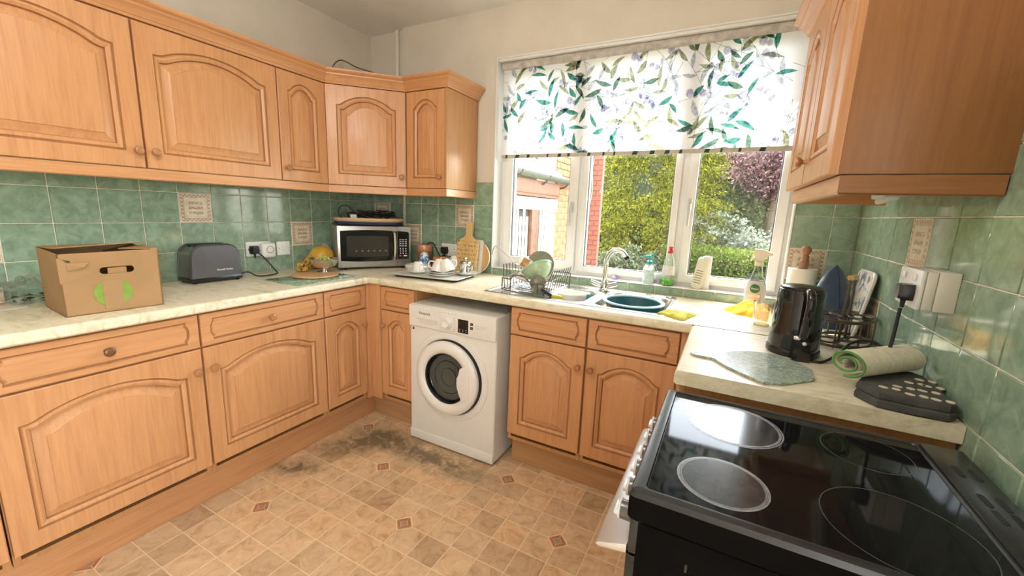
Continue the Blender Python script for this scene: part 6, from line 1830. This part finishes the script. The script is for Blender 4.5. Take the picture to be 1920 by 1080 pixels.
def leafmat(name, lo, hi, rough=.6, tr=.35):
    m = bpy.data.materials.new(name); m.use_nodes = True
    nt = m.node_tree; nt.nodes.clear()
    o = nt.nodes.new('ShaderNodeOutputMaterial'); mix = nt.nodes.new('ShaderNodeMixShader'); mix.inputs[0].default_value = tr
    d = nt.nodes.new('ShaderNodeBsdfDiffuse'); t_ = nt.nodes.new('ShaderNodeBsdfTranslucent')
    g = nt.nodes.new('ShaderNodeNewGeometry')
    r = ramp(nt, g.outputs['Random Per Island'], [(0.0, lo), (0.6, tuple((a + b)/2 for a, b in zip(lo, hi))), (1.0, hi)])
    for q in (d, t_): nt.links.new(r.outputs[0], q.inputs[0])
    nt.links.new(d.outputs[0], mix.inputs[1]); nt.links.new(t_.outputs[0], mix.inputs[2]); nt.links.new(mix.outputs[0], o.inputs[0])
    return m
def leaf_cloud(parent, mat, centres, normals_dir, size, aspect, name='foliage', droop=0.0):
    """each leaf a folded diamond of two triangles"""
    n = len(centres); C_ = np.asarray(centres)
    d = RNG.normal(size=(n, 3)) + np.asarray(normals_dir); d[:, 2] -= droop
    d /= np.linalg.norm(d, axis=1)[:, None]
    r = RNG.normal(size=(n, 3)); s = np.cross(d, r); s /= np.linalg.norm(s, axis=1)[:, None] + 1e-9
    L = (size*RNG.uniform(.6, 1.3, n))[:, None]; W = L*aspect
    nn = np.cross(d, s)
    v = np.stack([C_, C_ + d*L*.5 + s*W*.5, C_ + d*L + nn*L*.12, C_ + d*L*.5 - s*W*.5], 1).reshape(-1, 3)
    f = np.arange(4*n).reshape(n, 4)
    me = bpy.data.meshes.new(name)
    me.vertices.add(4*n); me.vertices.foreach_set('co', v.ravel())
    me.loops.add(4*n); me.loops.foreach_set('vertex_index', f.ravel().astype(np.int32))
    me.polygons.add(n); me.polygons.foreach_set('loop_start', (np.arange(n)*4).astype(np.int32)); me.polygons.foreach_set('loop_total', np.full(n, 4, np.int32))
    me.update(calc_edges=True); me.materials.append(mat)
    o = link(name, me, parent); o['kind'] = 'stuff'
    return o
def blob_points(n, c, rad, shell=.55, clumps=60, csize=.22):
    cc = RNG.normal(size=(clumps, 3)); cc /= np.linalg.norm(cc, axis=1)[:, None]
    cc *= (shell + (1 - shell)*RNG.uniform(0, 1, clumps)**.6)[:, None]
    idx = RNG.randint(0, clumps, n)
    return (cc[idx] + RNG.normal(size=(n, 3))*csize*.5)*np.asarray(rad) + np.asarray(c)
BARK = plain('grey_brown_bark', (.10, .07, .045), .9, var=.3)
def tree(name, label, cat, base, parts, trunk=None):
    t = thing(name, label, cat, base)
    if trunk: MB().tube([(0, 0, 0), (.02, .01, trunk[1]*.5), (0, 0, trunk[1])], [trunk[0], trunk[0]*.8, trunk[0]*.3], 10).obj('trunk', BARK, t)
    for p in parts: leaf_cloud(t, *p)
    return t
# golden conifer: drooping fan sprays on layered boughs
def conifer(label, base, h, r, n_boughs, seed, mat, mat2):
    rs = np.random.RandomState(seed); P1 = []; D1 = []
    for b in range(n_boughs):
        zz = rs.uniform(.04, 1); a = rs.uniform(0, 2*pi); R_ = r*(1.02 - zz**1.5*.9)*rs.uniform(.75, 1.05)
        for k in range(16):
            t_ = .30 + .70*(k + 1)/16
            px, py, pz = R_*t_*cos(a), R_*t_*sin(a), zz*h - .16*R_*t_**2 + rs.normal()*.03
            for m_ in range(9):
                sp = .10*t_ + .02
                P1.append((px + rs.normal()*sp, py + rs.normal()*sp, pz - abs(rs.normal())*.10)); D1.append((cos(a)*1.1, sin(a)*1.1, -1.0))
    P1 = np.array(P1); D1 = np.array(D1)
    return tree('conifer', label, 'tree', base, [(mat, P1, D1, .068, .36)])
GOLD = leafmat('golden_conifer_leaf', (.018, .028, .005), (.29, .28, .035)); 
conifer('tall golden conifer with drooping sprays behind the red brick pier', (1.02, 6.0, GL), 6.2, 1.5, 420, 3, GOLD, None)
conifer('golden conifer whose edge shows at the left of the right-hand pane', (1.72, 7.4, GL), 4.8, .9, 150, 5, GOLD, None)
HG_ = leafmat('hedge_leaf', (.05, .085, .014), (.19, .235, .045))
hc = np.concatenate([np.stack([RNG.uniform(1.55, 4.4, 9000), RNG.uniform(4.6, 5.5, 9000), .80 + RNG.normal(size=9000)*.05], 1),
                     np.stack([RNG.uniform(1.55, 4.4, 9000), 4.6 + RNG.normal(size=9000)*.05, RNG.uniform(GL, .82, 9000)], 1)])
hdg = thing('hedge', 'clipped bright green hedge below the right-hand pane', 'hedge', (2.95, 5.0, GL))
leaf_cloud(hdg, HG_, hc - np.array([2.95, 5.0, GL]), np.zeros((len(hc), 3)) + np.array([0, -.3, .5]), .055, .5)
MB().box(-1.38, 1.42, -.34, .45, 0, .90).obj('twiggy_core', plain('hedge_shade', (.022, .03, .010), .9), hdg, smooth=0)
WHT = leafmat('pale_shrub_leaf', (.09, .115, .06), (.42, .43, .36))
tree('shrub', 'pale flowering shrub above the hedge', 'shrub', (2.15, 6.3, GL), [(WHT, blob_points(6500, (0, 0, .95), (.85, .7, .62), .5, 90, .2), np.zeros((6500, 3)), .07, .6)], (.05, .9))
tree('shrub', 'pale flowering shrub beside the hedge at the right of the pane', 'shrub', (3.05, 6.6, GL), [(WHT, blob_points(5000, (0, 0, .75), (.75, .6, .55), .5, 70, .2), np.zeros((5000, 3)), .07, .6)], (.05, .7))
PUR = leafmat('purple_leaf', (.08, .035, .045), (.44, .28, .30))
tree('purple_tree', 'purple leaved tree at the upper right of the right-hand pane', 'tree', (3.25, 8.6, GL), [(PUR, blob_points(13000, (0, 0, 3.35), (1.25, 1.2, 1.25), .35, 150, .22), np.zeros((13000, 3)), .085, .62)], (.12, 2.8))
DKG = leafmat('dark_green_leaf', (.030, .045, .018), (.16, .19, .085))
tree('dark_tree', 'dark green tree below the purple tree', 'tree', (3.20, 9.4, GL), [(DKG, blob_points(14000, (0, 0, 1.55), (1.7, 1.0, 1.35), .3, 160, .2), np.zeros((14000, 3)), .10, .6)], (.14, 1.6))
MID = leafmat('mid_green_leaf', (.055, .085, .022), (.24, .30, .11))
tree('green_tree', 'light green open tree beside the purple tree', 'tree', (1.75, 10.0, GL), [(MID, blob_points(9000, (0, 0, 2.9), (1.0, 1.0, 1.5), .3, 120, .2), np.zeros((9000, 3)), .10, .55)], (.12, 2.4))
LOW = leafmat('low_plant_leaf', (.04, .06, .022), (.30, .33, .22))
tree('shrub', 'loose variegated shrub at the foot of the golden conifer', 'shrub', (1.05, 4.7, GL), [(LOW, blob_points(6500, (0, 0, .50), (.75, .5, .50), .4, 90, .22), np.zeros((6500, 3)), .075, .45)], (.04, .5))
FAR = leafmat('far_hedge_leaf', (.045, .06, .02), (.20, .22, .08))
fp = np.stack([RNG.uniform(-6, 9, 16000), 13.5 + RNG.normal(size=16000)*.5, GL + RNG.uniform(0, 1, 16000)**.8*2.2], 1)
fh = thing('far_hedge', 'dark tall hedge at the far end of the garden', 'hedge', (1.5, 13.5, GL))
leaf_cloud(fh, FAR, fp - np.array([1.5, 13.5, GL]), np.zeros((16000, 3)), .22, .6)
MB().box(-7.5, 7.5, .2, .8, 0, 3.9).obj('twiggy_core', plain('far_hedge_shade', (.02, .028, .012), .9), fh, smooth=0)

for o in bpy.data.objects:
    if o.type == 'EMPTY' and o.parent is None and 'label' not in o: print('unlabelled', o.name)
